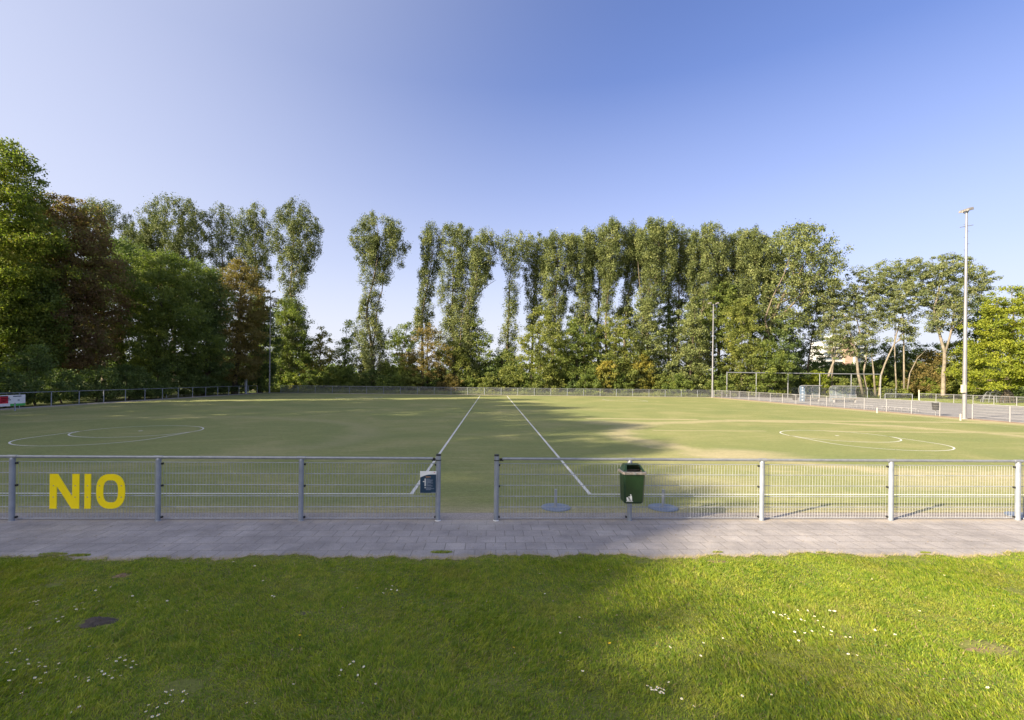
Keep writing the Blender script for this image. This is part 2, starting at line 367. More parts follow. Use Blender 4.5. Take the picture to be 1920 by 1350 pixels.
def blade():
    k = NT('grass_blades'); g = k.n('ShaderNodeNewGeometry'); r = g.outputs['Random Per Island']; pos = k.pos()
    n1 = k.noise(pos, 1.1, 5, 0.7); n2 = k.noise(pos, 7, 5, 0.7)
    f = k.math('ADD', k.math('MULTIPLY', r, 0.55), k.math('MULTIPLY_ADD', n2, 1.2, -0.4))
    col = k.ramp(f, (0.1, (0.105, 0.19, 0.022)), (0.42, (0.215, 0.305, 0.03)), (0.75, (0.39, 0.425, 0.05)), (1.0, (0.58, 0.53, 0.15)))
    col = k.mix(k.ramp(n1, (0.5, 0.0), (0.78, 0.65)), col, (0.35, 0.30, 0.085))
    dry = k.math('GREATER_THAN', r, 0.95)
    col = k.mix(dry, col, (0.38, 0.30, 0.16))
    p = k.bsdf(col, 0.5, 0, 0.3); t = k.n('ShaderNodeBsdfTranslucent'); k.l(k.mix(1.0, col, (1.3, 1.3, 0.5), 'MULTIPLY'), t.inputs[0])
    m = k.n('ShaderNodeMixShader'); m.inputs[0].default_value = 0.48; k.l(p.outputs[0], m.inputs[1]); k.l(t.outputs[0], m.inputs[2])
    return k.done(m)
M['blade'] = blade()
M['straw'] = mat_var('straw', (0.28, 0.24, 0.09), (0.42, 0.34, 0.18), 20, 0.7)

# ------------------------------------------------------------------ the setting
def sheet(name, x0, x1, y0, y1, z, mat, nx=1, ny=1, parent=None, fz=None):
    xs = np.linspace(x0, x1, nx + 1); ys = np.linspace(y0, y1, ny + 1)
    gx, gy = np.meshgrid(xs, ys); gz = np.full_like(gx, z)
    if fz is not None: gz = gz + fz(gx, gy)
    V = np.stack([gx.ravel(), gy.ravel(), gz.ravel()], 1)
    i = np.arange(ny)[:, None] * (nx + 1) + np.arange(nx)[None, :]; i = i.ravel()
    idx = np.stack([i, i + 1, i + nx + 2, i + nx + 1], 1)
    o = npmesh(name, V, np.full(len(i), 4), idx.ravel(), mat, fz is not None, parent)
    if parent is None: meta(o, kind='structure')
    return o
sheet('ground', -1500, 1500, -600, 2500, -0.05, M['ground'])
def lawnz(x, y):
    return (0.018 * np.sin(x * 1.9 + 0.7 * y) * np.sin(y * 2.3 + 1) + 0.012 * np.sin(x * 4.3 - y * 3.1) + 0.008 * np.sin(x * 9.1 + y * 7.7)) * np.clip((6.48 - y) / 0.3, 0, 1)
def edge_y(x):
    return 6.70 + 0.055 * np.sin(x * 1.7) + 0.018 * np.sin(x * 41) + 0.045 * np.sin(x * 4.1 + 1) + 0.03 * np.sin(x * 9.7 + 2) + 0.02 * np.sin(x * 23 + 2)
lawn = sheet('lawn', -34, 34, -20, 6.72, 0.012, M['lawn'], 1000, 300, fz=lawnz)
for v_ in lawn.data.vertices:
    if v_.co.y > 6.5: v_.co.y = min(v_.co.y, 6.71) if v_.co.y < 6.7 else float(edge_y(v_.co.x)) + 0.02
    if 6.55 < v_.co.y < 6.69 and v_.co.y > float(edge_y(v_.co.x)): v_.co.y = float(edge_y(v_.co.x)) - 0.01
sheet('pavement', -33.9, 34.2, 6.50, 8.50, 0.004, M['tiles'])
sheet('concrete_strip', -33.9, 34.2, 8.50, 8.92, 0.006, M['strip'])
sheet('left_edging', -34.3, -33.0, 8.92, 73.4, 0.0, M['strip'])
sheet('right_edging', 33.5, 34.9, 8.92, 73.4, 0.0, M['edge'])
sheet('far_edging', -33.0, 33.5, 72.2, 73.4, 0.0, M['strip'])
pitch = sheet('pitch', -33.0, 33.5, 8.92, 72.2, 0.008, M['turf'])
sheet('asphalt_court', 34.9, 60.0, 8.9, 84, -0.008, M['asphalt'])
sheet('grass_field', 60.0, 140, 8, 120, -0.02, M['meadow'])

LW = 0.07
def strip_line(a, b, wd, mat=None):
    a = Vector(a); b = Vector(b); t = (b - a).normalized(); n = Vector((-t.y, t.x)) * wd / 2
    npmesh('line_marking', [(*(a - n), 0.012), (*(b - n), 0.012), (*(b + n), 0.012), (*(a + n), 0.012)], [4], [0, 1, 2, 3], mat or M['line'], False, pitch)
def loop_line(pts, wd, closed=True, mat=None, z=0.0135):
    pts = [Vector(p) for p in pts]; n = len(pts); V = []
    for i in range(n):
        if closed: t = pts[(i + 1) % n] - pts[i - 1]
        else: t = pts[min(i + 1, n - 1)] - pts[max(i - 1, 0)]
        t.normalize(); q = Vector((-t.y, t.x)) * wd / 2
        V += [(*(pts[i] - q), z), (*(pts[i] + q), z)]
    idx = []; m = n if closed else n - 1
    for i in range(m):
        j = (i + 1) % n; idx += [2 * i, 2 * j, 2 * j + 1, 2 * i + 1]
    npmesh('line_marking', V, [4] * m, idx, mat or M['line'], False, pitch)
for xa, xb in ((-29.7, -1.7), (2.15, 30.4)):
    inner = -1.7 if xa < 0 else 2.15; outer = -29.7 if xa < 0 else 30.4
    strip_line((xa - .05, 10.35), (xb + .05, 10.35), LW); strip_line((xa - .05, 69.3), (xb + .05, 69.3), LW, M['faded'])
    strip_line((inner, 10.40), (inner, 69.25), 0.075); strip_line((outer, 10.40), (outer, 69.25), LW, M['faded'])
    strip_line((xa + .06, 39.6), (xb - .06, 39.6), LW, M['faded'])
for cx, ya, yb in SPOTS:
    s = 1 if yb > ya else -1; r = 2.33
    pts = [(cx + r * math.cos(a), yb + s * r * math.sin(a)) for a in np.linspace(0, math.pi, 40)] + [(cx - r * math.cos(a), ya - s * r * math.sin(a)) for a in np.linspace(0, math.pi, 40)]
    loop_line(pts, 0.06)
    loop_line([(cx - (r) * math.cos(a), yb - s * r * math.sin(a)) for a in np.linspace(0.03, math.pi - 0.03, 40)], 0.06, False)
    loop_line([(cx + 0.05 * math.cos(a), yb + 0.05 * math.sin(a)) for a in np.linspace(0, 2 * math.pi, 13)[:-1]], 0.08)

# ------------------------------------------------------------------ fences
FZ = 1.10
def wire_panel(x0, x1, y, z0, z1, bars, step, rw, axis='x', nside=4, vside=None):
    """panel of welded wires; axis x: runs along x at world y; axis y: runs along y at world x=y"""
    mb = MB()
    T = (lambda a, o, z: (a, y + o, z)) if axis == 'x' else (lambda a, o, z: (y + o, a, z))
    n = max(2, int(round(abs(x1 - x0) / step)))
    for i in range(n + 1):
        a = x0 + (x1 - x0) * i / n
        mb.tube([T(a, 0, z0), T(a, 0, z1)], rw, nside, False)
    for z in bars:
        for o in (-rw * 2.3, rw * 2.3):
            mb.tube([T(x0, o, z), T(x1, o, z)], rw * 1.6, nside, False)
    return mb
def near_fence(name, label, posts, ends):
    """posts: world x; ends: set of indices of gate end posts"""
    Y = 8.45; t = thing(name, label, 'fence', (posts[0], Y, 0))
    for i, x in enumerate(posts):
        if i in ends:
            mb = MB().cyl(x, Y, -0.05, 1.135, 0.042, 20); p = mb.build('post', M['galv_post'], t, True)
            MB().cyl(x, Y, 1.136, 1.165, 0.046, 20, 0.040).build('cap', M['black'], p, True)
            s = 1 if i == 0 else -1
            m2 = MB().cyl(x, Y, 1.055, 1.070, 0.049, 20); m2.box((x + s * 0.085, Y, 1.072), (0.07, 0.02, 0.05)); m2.build('bracket', M['black'], p)
        else:
            mb = MB().cyl(x, Y, -0.05, 1.045, 0.042, 20); p = mb.build('post', M['galv_post'], t, True)
            m2 = MB().cyl(x, Y, 1.046, 1.074, 0.044, 20, 0.030); m2.tube([(x - 0.075, Y, 1.088), (x + 0.075, Y, 1.088)], 0.029, 16)
            m2.build('tee_coupling', M['galv'], p, True)
        MB().cyl(x, Y, 0.001, 0.014, 0.055, 20, 0.045).build('collar', M['white'] if i in ends or i == 0 else M['galv'], p, True)
        for z in (0.975, 0.60, 0.06):
            s = -1 if (i == len(posts) - 1 and i in ends) else 1
            if posts[0] > 0 or i in ends and i == 0: s = 1 if (i == 0 and i in ends) else -1
            MB().box((x + s * 0.052, Y + 0.02, z), (0.026, 0.04, 0.032)).build('clamp', M['black'], p, bevel=0.003)
    for i in range(len(posts) - 1):
        a, b = posts[i], posts[i + 1]
        ra = a + (0.1 if i in ends else 0.076); rb = b - (0.1 if i + 1 in ends else 0.076)
        MB().tube([(ra, Y, 1.088 if True else 0), (rb, Y, 1.088)], 0.0235, 14).build('top_rail', M['galv'], t, True)
        wire_panel(a + 0.05, b - 0.05, Y + 0.055, 0.03, 1.0, (0.03, 0.225, 0.415, 0.61, 0.805, 0.995), 0.0515, 0.0029).build('wire_panel', M['wire'], t)
    return t
lp = [PY(x, 8.45)[0] for x in (-240, 25, 299, 567, 824)]
lp = [lp[1] - 5.06, lp[1] - 2.53] + lp[1:]
rp = [PY(x, 8.45)[0] for x in (933, 1183, 1431, 1673, 1911)]
rp += [rp[-1] + 2.53, rp[-1] + 5.06]
fL = near_fence('mesh_fence', 'grey tubular fence with wire mesh, left of the opening, carrying the yellow letters', lp, {len(lp) - 1})
fR = near_fence('mesh_fence', 'grey tubular fence with wire mesh, right of the opening, behind the green litter bin', rp, {0})

def rail_fence(name, label, pts, mesh, rail=True, h=1.1, pr=0.033, step=0.05, skip=(), wm=None):
    t = thing(name, label, 'fence', (*pts[0], 0))
    for p in pts:
        MB().cyl(p[0], p[1], -0.05, h - 0.045 if rail else h, pr, 8).build('post', M['galv_post'] if wm is None else wm, t, True)
    for i in range(len(pts) - 1):
        if i in skip: continue
        a, b = Vector(pts[i]), Vector(pts[i + 1]); d = (b - a).normalized()
        a2 = a + d * 0.04; b2 = b - d * 0.04
        if rail: MB().tube([(*a, h - 0.02), (*b, h - 0.02)], 0.025, 8, False).build('top_rail', M['galv'] if wm is None else wm, t, True)
        if mesh:
            ax = 'x' if abs(d.x) > abs(d.y) else 'y'
            if ax == 'x': mb = wire_panel(a2.x, b2.x, a.y + 0.05, 0.03, h - 0.1, (0.03, 0.23, 0.42, 0.61, 0.80, 0.99) if h < 1.5 else np.arange(0.05, h - 0.1, 0.2), step, 0.004, 'x', 3)
            else: mb = wire_panel(a2.y, b2.y, a.x + 0.05, 0.03, h - 0.1, (0.03, 0.23, 0.42, 0.61, 0.80, 0.99) if h < 1.5 else np.arange(0.05, h - 0.1, 0.2), step, 0.004, 'y', 3)
            mb.build('wire_panel', M['wire'] if wm is None else wm, t)
    return t
rail_fence('rail_fence', 'grey post and rail fence along the left side of the pitch before the hedge', [(-34.0, y) for y in np.arange(11.0, 71.1, 2.5)], False)
rail_fence('mesh_fence', 'long low mesh fence across the far end of the pitch', [(x, 73.0) for x in np.arange(-31.5, 34.6, 2.53)], True, step=0.05)
rail_fence('mesh_fence', 'low mesh fence between the pitch and the grey court on the right', [(34.4, y) for y in np.arange(13.0, 73.1, 2.5)], True, skip=(8,), wm=M['pale'])
rail_fence('mesh_fence', 'low mesh fence on the far side of the grey court, before the grass field', [(60.0, y) for y in np.arange(40.0, 66, 2.5)], True, step=0.1, wm=M['pale'])
# tall ball catcher and lower mesh behind it, at the far right corner
bc = thing('ball_catcher', 'tall thin steel frame with top rail beyond the court at the far right corner', 'ball catcher', (34.8, 73.3, 0))
bx = [PY(x, 73.3)[0] for x in (1363, 1418, 1477.5, 1537, 1596, 1651)]
for x in bx: MB().cyl(x, 73.3, -0.05, 3.83, 0.06, 10).build('post', M['galv'], bc, True)
MB().tube([(bx[0], 73.3, 3.86), (bx[-1], 73.3, 3.86)], 0.07, 8).build('top_rail', M['galv'], bc, True)
px2 = [PY(x, 76.0)[0] for x in (1367, 1388, 1448, 1507, 1567, 1627, 1680)]
rail_fence('mesh_fence', 'taller wire mesh fence behind the ball catcher and shelters', [(x, 76.0) for x in px2], True, rail=False, h=1.75, step=0.1, pr=0.04)

# yellow letters
def LX(px): return PY(px, 8.38)[0]
LYF = 8.400
zt, zb = 0.808, 0.222
def letter(name, label, polys, bolts):
    t = thing(name, label, 'letter', (polys[0][0][0], LYF, zb), 'yellow letters screwed to the fence')
    mb = MB()
    for p in polys: mb.prism(p, LYF - 0.008, LYF + 0.004)
    mb.build('letter_body', M['yellow_paint'], t)
    for bx_, bz in bolts:
        MB().tube([(bx_, LYF - 0.0082, bz), (bx_, LYF - 0.013, bz)], 0.009, 8).build('bolt', M['galv'], t)
    return t
x0, x1 = LX(94), LX(149.5); sw = 0.113; kx = (x1 - x0)
letter('letter', 'yellow letter N on the fence mesh, first of the three', [
    [(x0, zb), (x0 + sw, zb), (x0 + sw, zt - 0.20), (x0 + sw, zt), (x0, zt)],
    [(x1 - sw, zb + 0.20), (x1 - sw, zt), (x1, zt), (x1, zb), (x1 - sw, zb)],
    [(x0 + sw, zt - 0.20), (x1 - sw - 0.01, zb), (x1 - sw, zb), (x1 - sw, zb + 0.20), (x0 + sw + 0.015, zt), (x0 + sw, zt)]],
    [(x0 + .065, 0.61), (x1 - .062, 0.61), (x0 + .065, 0.418), (x1 - .062, 0.418)])
x0, x1 = LX(159.5), LX(171.2)
letter('letter', 'yellow letter I on the fence mesh, between the other two', [[(x0, zb), (x1, zb), (x1, zt), (x0, zt)]], [((x0 + x1) / 2, 0.61), ((x0 + x1) / 2, 0.418)])
x0, x1 = LX(181.5), LX(235.5)
oc = (x0 + x1) / 2; ow = (x1 - x0) / 2; zc = (zt + zb) / 2; hh = (zt - zb) / 2
tO = thing('letter', 'yellow letter O on the fence mesh, round last letter', 'letter', (x0, LYF, zb), 'yellow letters screwed to the fence')
def rr(hw, hh_, e, n=48):
    out = []
    for k in range(n):
        a = 2 * math.pi * k / n; c, s = math.cos(a), math.sin(a)
        out.append((hw * math.copysign(abs(c) ** e, c), hh_ * math.copysign(abs(s) ** e, s)))
    return out
n = 56; A = rr(ow, hh, 0.80, n); B = rr(ow - 0.113, hh - 0.105, 0.72, n)
V = [(oc + a, LYF - 0.008, zc + b) for a, b in A] + [(oc + a, LYF - 0.008, zc + b) for a, b in B] + [(oc + a, LYF + 0.004, zc + b) for a, b in A] + [(oc + a, LYF + 0.004, zc + b) for a, b in B]
fs = []
for i in range(n):
    j = (i + 1) % n; fs += [(i, j, n + j, n + i), (2 * n + j, 2 * n + i, 3 * n + i, 3 * n + j), (j, i, 2 * n + i, 2 * n + j), (n + i, n + j, 3 * n + j, 3 * n + i)]
MB().add(V, fs).build('letter_body', M['yellow_paint'], tO)
for sx_ in (-1, 1):
    for bz in (0.61, 0.418): MB().tube([(oc + sx_ * (ow - 0.056), LYF - 0.0082, bz), (oc + sx_ * (ow - 0.056), LYF - 0.013, bz)], 0.009, 8).build('bolt', M['galv'], tO)

# information board
x0, x1 = PY(789, 8.36)[0], PY(820, 8.36)[0]; z0, z1 = 0.495, 0.875; yb_ = 8.385
sg = thing('information_board', 'small navy and white notice board with printed lines, hung on the fence beside the opening', 'sign', (x0, yb_, z0))
MB().box(((x0 + x1) / 2, yb_ + 0.012, (z0 + z1) / 2), (x1 - x0, 0.012, z1 - z0)).build('board', M['white'], sg, bevel=0.003)
W_ = x1 - x0; ptz = [(x0 + 0.004, z0 + 0.004), (x1 - 0.004, z0 + 0.004)] + [(x1 - 0.004 - (W_ - 0.008) * q, z1 - 0.055 - 0.055 * max(0, (q - 0.25) / 0.75) ** 2.2) for q in np.linspace(0, 1, 12)]
MB().prism(ptz, yb_ + 0.003, yb_ + 0.0055).build('printed_panel', M['navy'], sg)
MB().box((x0 + W_ * 0.5, yb_ + 0.0015, z1 - 0.098), (W_ * 0.30, 0.002, 0.009)).build('heading', M['orange'], sg)
rows = [(0.155, .24), (0.172, .42), (0.189, .40), (0.206, .30), (0.223, .43), (0.240, .13), (0.257, .31), (0.274, .42), (0.305, .32), (0.322, .5), (0.339, .3)]
mb = MB()
for dz, wq in rows: mb.box((x0 + W_ * (0.37 + wq / 2), yb_ + 0.0015, z1 - dz + 0.02), (W_ * wq, 0.002, 0.0105))
mb.box((x0 + W_ * 0.83, yb_ + 0.0015, z0 + 0.014), (W_ * 0.26, 0.002, 0.007)); mb.build('text_lines', M['print'], sg)
MB().box((x0 + W_ * 0.32, yb_ + 0.0015, z1 - 0.192), (0.014, 0.002, 0.13)).box((x0 + W_ * 0.32, yb_ + 0.0015, z1 - 0.285), (0.014, 0.002, 0.018)).box((x0 + W_ * 0.23, yb_ + 0.0015, z1 - 0.178), (0.024, 0.002, 0.012)).build('symbols', M['white'], sg)
MB().box((x1 - 0.035, yb_ + 0.0025, z1 - 0.024), (0.022, 0.002, 0.004)).box((x1 - 0.033, yb_ + 0.0025, z1 - 0.016), (0.008, 0.002, 0.010)).build('emblem', M['red'], sg)

# litter bin
def bin_():
    x = rp[1] + 0.02; y = 8.10; DZ = 0.085; t = thing('litter_bin', 'dark green litter bin with pitch-in emblem, clamped to a fence post', 'litter bin', (x, y, 0.33))
    hw0, hw1 = 0.168, 0.186; d0, d1 = 0.13, 0.15; zb_, zt_ = 0.335 + DZ, 0.835 + DZ; cx = PY(1192, 7.96)[0]
    # tapered body with chamfered corners
    def ring(hw, hd, z, c=0.03):
        return [(cx - hw + c, y - hd, z), (cx + hw - c, y - hd, z), (cx + hw, y - hd + c, z), (cx + hw, y + hd - c, z), (cx + hw - c, y + hd, z), (cx - hw + c, y + hd, z), (cx - hw, y + hd - c, z), (cx - hw, y - hd + c, z)]
    V = ring(hw0 - 0.02, d0 - 0.02, zb_ - 0.0) + ring(hw0, d0, zb_ + 0.03) + ring(hw1, d1, zt_) + ring(hw1 - 0.012, d1 - 0.012, zt_) + ring(hw0, d0 - 0.01, zb_ + 0.2)
    fs = [tuple(range(7, -1, -1))] + [(r * 8 + i, r * 8 + (i + 1) % 8, (r + 1) * 8 + (i + 1) % 8, (r + 1) * 8 + i) for r in range(4) for i in range(8)] + [tuple(range(32, 40))]
    MB().add(V, fs).build('body', M['bin'], t)
    V = ring(hw1 + 0.004, d1 + 0.004, zt_ - 0.012) + ring(hw1 + 0.02, d1 + 0.02, zt_ + 0.0) + ring(hw1 + 0.02, d1 + 0.02, zt_ + 0.035) + ring(hw1 + 0.0, d1 - 0.0, zt_ + 0.042) + ring(hw1 - 0.02, d1 - 0.02, zt_ + 0.02)
    fs = [(r * 8 + i, r * 8 + (i + 1) % 8, (r + 1) * 8 + (i + 1) % 8, (r + 1) * 8 + i) for r in range(4) for i in range(8)]
    rim = MB().add(V, fs).build('rim', M['bin_rim'], t)
    MB().tube([(cx, y - d1 - 0.021, zt_ + 0.016), (cx, y - d1 - 0.03, zt_ + 0.016)], 0.018, 12).build('latch', M['galv'], rim)
    # hood: sloping sides and back leaving a front opening
    zr = zt_ + 0.03; zh = 0.975 + DZ
    hood = MB()
    a = [(cx - hw1, y - d1, zr), (cx - hw1, y + d1, zr), (cx - 0.125, y + d1 - 0.02, zh), (cx - 0.125, y - 0.02, zh)]
    b = [(cx + hw1, y - d1, zr), (cx + hw1, y + d1, zr), (cx + 0.125, y + d1 - 0.02, zh), (cx + 0.125, y - 0.02, zh)]
    def slab(q, off):
        q = [Vector(p) for p in q]; o = Vector(off); hood.add(q + [p + o for p in q], [(0, 1, 2, 3), (7, 6, 5, 4), (0, 4, 5, 1), (1, 5, 6, 2), (2, 6, 7, 3), (3, 7, 4, 0)])
    slab(a, (0.008, 0, 0.0)); slab(b, (-0.008, 0, 0.0))
    slab([(cx - hw1, y + d1, zr), (cx + hw1, y + d1, zr), (cx + 0.125, y + d1 - 0.02, zh), (cx - 0.125, y + d1 - 0.02, zh)], (0, -0.008, 0))
    slab([(cx - 0.125, y + d1 - 0.02, zh), (cx + 0.125, y + d1 - 0.02, zh), (cx + 0.125, y - 0.02, zh + 0.0), (cx - 0.125, y - 0.02, zh + 0.0)], (0, 0, -0.008))
    slab([(cx - 0.128, y - 0.022, zh), (cx - 0.102, y - 0.022, zh), (cx - 0.135, y - d1, zr), (cx - 0.172, y - d1, zr)], (0, 0.008, 0))
    slab([(cx + 0.128, y - 0.022, zh), (cx + 0.102, y - 0.022, zh), (cx + 0.135, y - d1, zr), (cx + 0.172, y - d1, zr)], (0, 0.008, 0))
    hood.build('hood', M['bin'], t)
    MB().box((cx, y + 0.0, 0.80 + DZ), (0.30, 0.24, 0.01)).build('liner', M['dark'], t)
    m = MB(); rr_ = random.Random(4)
    for i in range(7): m.box((cx + rr_.uniform(-.12, .12), y - 0.09 + rr_.uniform(-.02, .05), 0.842 + DZ), (0.03, 0.03, 0.02), rr_.random() * 3)
    m.build('rubbish', M['white'], t)
    MB().box((rp[1], 8.345, 0.62), (0.07, 0.16, 0.30)).build('mounting_bracket', M['galv'], t, bevel=0.004)
    # white emblem: figure dropping litter in a basket, a thin sticker on the front
    sc_ = 0.115; ox = cx - 0.135; oz = 0.375 + DZ
    yy0 = y - d0 - 0.022
    def S(p): return [(ox + a * sc_, oz + b * sc_) for a, b in p]
    def T(p):     # follow the leaning front face
        k = (p[2] - (zb_ + 0.03)) / (zt_ - zb_ - 0.03); return (p[0], y - d0 - (d1 - d0) * k + p[1], p[2])
    m = MB()
    for poly in ([(0.02, 0.55), (0.10, 0.10), (0.42, 0.10), (0.40, 0.22), (0.30, 0.50), (0.34, 0.60), (0.02, 0.62)],
                 [(0.50, 0.08), (0.60, 0.08), (0.62, 0.40), (0.68, 0.42), (0.74, 0.08), (0.86, 0.08), (0.84, 0.55), (0.80, 0.86), (0.62, 0.88), (0.50, 0.70), (0.36, 0.80), (0.30, 0.74), (0.50, 0.55)],
                 [(0.62 + 0.09 * math.cos(q), 1.0 + 0.09 * math.sin(q)) for q in np.linspace(0, 2 * math.pi, 11)[:-1]],
                 [(0.0, -0.02), (1.0, -0.02), (1.0, 0.04), (0.0, 0.04)]):
        m.prism(S(poly), -0.0045, -0.0025, T)
    m.build('emblem', M['white'], t)
bin_()

# post bases on the turf
def base(px, py, label):
    x, y = G(px, py); t = thing('post_base', label, 'post base', (x, y, 0.01), 'round steel bases for basket posts')
    MB().cyl(x, y, 0.012, 0.030, 0.285, 40, 0.280).build('base_plate', M['disc'], t, True)
    m = MB().cyl(x, y, 0.031, 0.37, 0.027, 16); m.box((x - 0.02, y, 0.045), (0.09, 0.012, 0.02)); m.build('socket_tube', M['galv_post'], t, True)
base(1042, 953, 'round steel post base on the turf, seen between the opening and the litter bin')
base(1243, 953.5, 'round steel post base on the turf, just right of the litter bin')
base(1922, 969.5, 'round steel post base at the right edge of the picture behind the fence')

# ------------------------------------------------------------------ lamp masts
def mast(label, x, y, h, heads, box=False, r=0.13):
    t = thing('lamp_mast', label, 'floodlight mast', (x, y, 0))
    MB().tube([(x, y, -0.05), (x, y, h * 0.35), (x, y, h)], [r, r * 0.8, r * 0.45], 14).build('mast', M['mastm'], t, True)
    m = MB()
    for i in range(int(h / 0.45) - 6):
        z = 2.6 + i * 0.45
        if z < h - 0.5: m.tube([(x - (0.22 if i % 2 else 0.0), y, z), (x + (0.0 if i % 2 else 0.22), y, z)], 0.012, 4)
    m.build('climbing_pegs', M['galv'], t)
    MB().tube([(x - 0.5, y, h - 1.1), (x + 0.5, y, h - 0.9)], 0.025, 6).build('crossbar', M['galv'], t, True)
    for k, (dx, dy, sx) in enumerate(heads):
        cx, cy = x + dx, y + dy; sg_ = 1 if sx > 0 else -1
        m = MB(); W, D = 0.24, 0.34
        V = [(cx - W, cy - D / 2, h - 0.02), (cx + W, cy - D / 2, h + 0.10), (cx + W, cy + D / 2, h + 0.16), (cx - W, cy + D / 2, h + 0.04),
             (cx - W * .8, cy - D / 2, h + 0.16), (cx + W * .8, cy - D / 2, h + 0.30), (cx + W * .8, cy + D / 2, h + 0.36), (cx - W * .8, cy + D / 2, h + 0.22)]
        m.add(V, [(3, 2, 1, 0), (4, 5, 6, 7), (0, 1, 5, 4), (1, 2, 6, 5), (2, 3, 7, 6), (3, 0, 4, 7)])
        hd = m.build('floodlight', M['lamp'], t, bevel=0.03)
        m = MB(); m.add([(cx - W * .85, cy - D * .4, h - 0.03), (cx + W * .85, cy - D * .4, h + 0.075), (cx + W * .85, cy + D * .4, h + 0.12), (cx - W * .85, cy + D * .4, h + 0.01)], [(0, 1, 2, 3)])
        m.build('lens', M['lens'], hd)
        MB().tube([(x, y, h - 0.15), (cx, cy, h + 0.05)], 0.03, 6).build('arm', M['galv'], t)
    if box: MB().box((x - 0.18, y - 0.1, 2.15), (0.26, 0.18, 0.56)).build('control_box', M['cream'], t, bevel=0.01)
    MB().cyl(x, y, 0.0, 0.06, r + 0.07, 16).build('foot_plate', M['galv'], t, True)
M['mastm'] = mat_var('mast_steel', (0.20, 0.20, 0.225), (0.27, 0.27, 0.295), 3, 0.4, 0.3, 0.5)
M['lamp'] = mat_var('lamp_housing', (0.20, 0.19, 0.175), (0.34, 0.32, 0.30), 6, 0.35, 0.4, 0.5)
M['lens'] = mat_var('lamp_lens', (0.5, 0.5, 0.5), (0.7, 0.7, 0.7), 3, 0.1, 0, 0.8)
M['cream'] = mat_var('cream_box', (0.40, 0.37, 0.32), (0.46, 0.43, 0.38), 5, 0.5)
gx, gy = G(1808, 785.5); mast('tall floodlight mast with small cream box, nearest the camera on the right', gx, gy, 14.75, [(0.03, -0.12, 1), (0.03, 0.26, 1)], True, 0.14)
gx, gy = PY(1336, 72.4); mast('floodlight mast at the far end fence, in front of the dense trees', gx, gy, 14.3, [(-0.55, 0, -1), (0.6, 0, 1)])
gx, gy = PY(505.5, 71.0); mast('floodlight mast at the far left corner of the pitch', gx, gy, 14.6, [(-0.3, 0, -1), (0.45, 0, 1)], r=0.11)
gx, gy = P(564, 132); mast('distant floodlight mast rising out of the shrubs behind the far left corner', gx, gy, 14.5, [(-0.5, 0, -1), (0.5, 0, 1)], r=0.2)

# ------------------------------------------------------------------ left fence extras
bxp = (-33.93, 30.6)
BY = 30.75
bn = thing('advertising_board', 'white board with red and green print, tied to the left side fence', 'board', (-33.9, BY, 0.2))
MB().box((-33.93, BY + 2.8, 0.55), (0.03, 5.6, 0.78)).build('board', M['white'], bn)
MB().box((-33.912, BY + 3.2, 0.62), (0.01, 2.3, 0.52)).build('red_panel', M['red'], bn)
MB().box((-33.912, BY + 5.05, 0.24), (0.01, 1.1, 0.16)).build('green_panel', M['green_print'], bn)
m = MB()
for yy, zz, ww in ((4.05, .84, .5), (5.0, .84, .6), (4.15, .72, .6), (4.2, .60, .7), (5.1, .56, .14), (4.0, .48, .4)): m.box((-33.912, BY + yy, zz), (0.01, ww, 0.06))
m.build('text_lines', M['navy'], bn)
m = MB()
for yy in (2.2, 2.7, 3.2): m.box((-33.905, BY + yy, 0.78), (0.004, 0.3, 0.08))
m.build('lettering', M['white'], bn)
gx, gy = G(27, 770)
def bollard(name, label, px, py, h, r, mt):
    x, y = G(px, py); t = thing(name, label, 'post', (x, y, 0))
    m = MB().cyl(x, y, 0.0, h, r, 12); m.cyl(x, y, h, h + 0.03, r * 1.12, 12, r * 0.6); m.build('shaft', mt, t, True)
    MB().cyl(x, y, 0.0, 0.02, r * 1.5, 12).build('foot', M['concrete'], t, True)
bollard('short_post', 'short grey post on the turf in front of the advertising board', 28, 770.5, 0.5, 0.04, M['galv_post'])
bollard('short_post', 'small grey stub beside the left fence below the copper tree', 312, 745.5, 0.42, 0.05, M['galv_post'])
bollard('gate_post', 'thick grey post taller than the fence at the far left corner', 461, 738.0, 2.0, 0.17, M['galv_post'])
bollard('short_post', 'stubby cream post at the pitch edge left of the near floodlight mast', 1801, 788.5, 0.42, 0.05, M['cream'])
bollard('short_post', 'stubby cream post at the pitch edge below the ball catcher end', 1644.5, 774.5, 0.42, 0.05, M['cream'])
bollard('marker_post', 'upright cream post standing in the grass behind the court', 1723, 750.0, 1.5, 0.08, M['cream'])

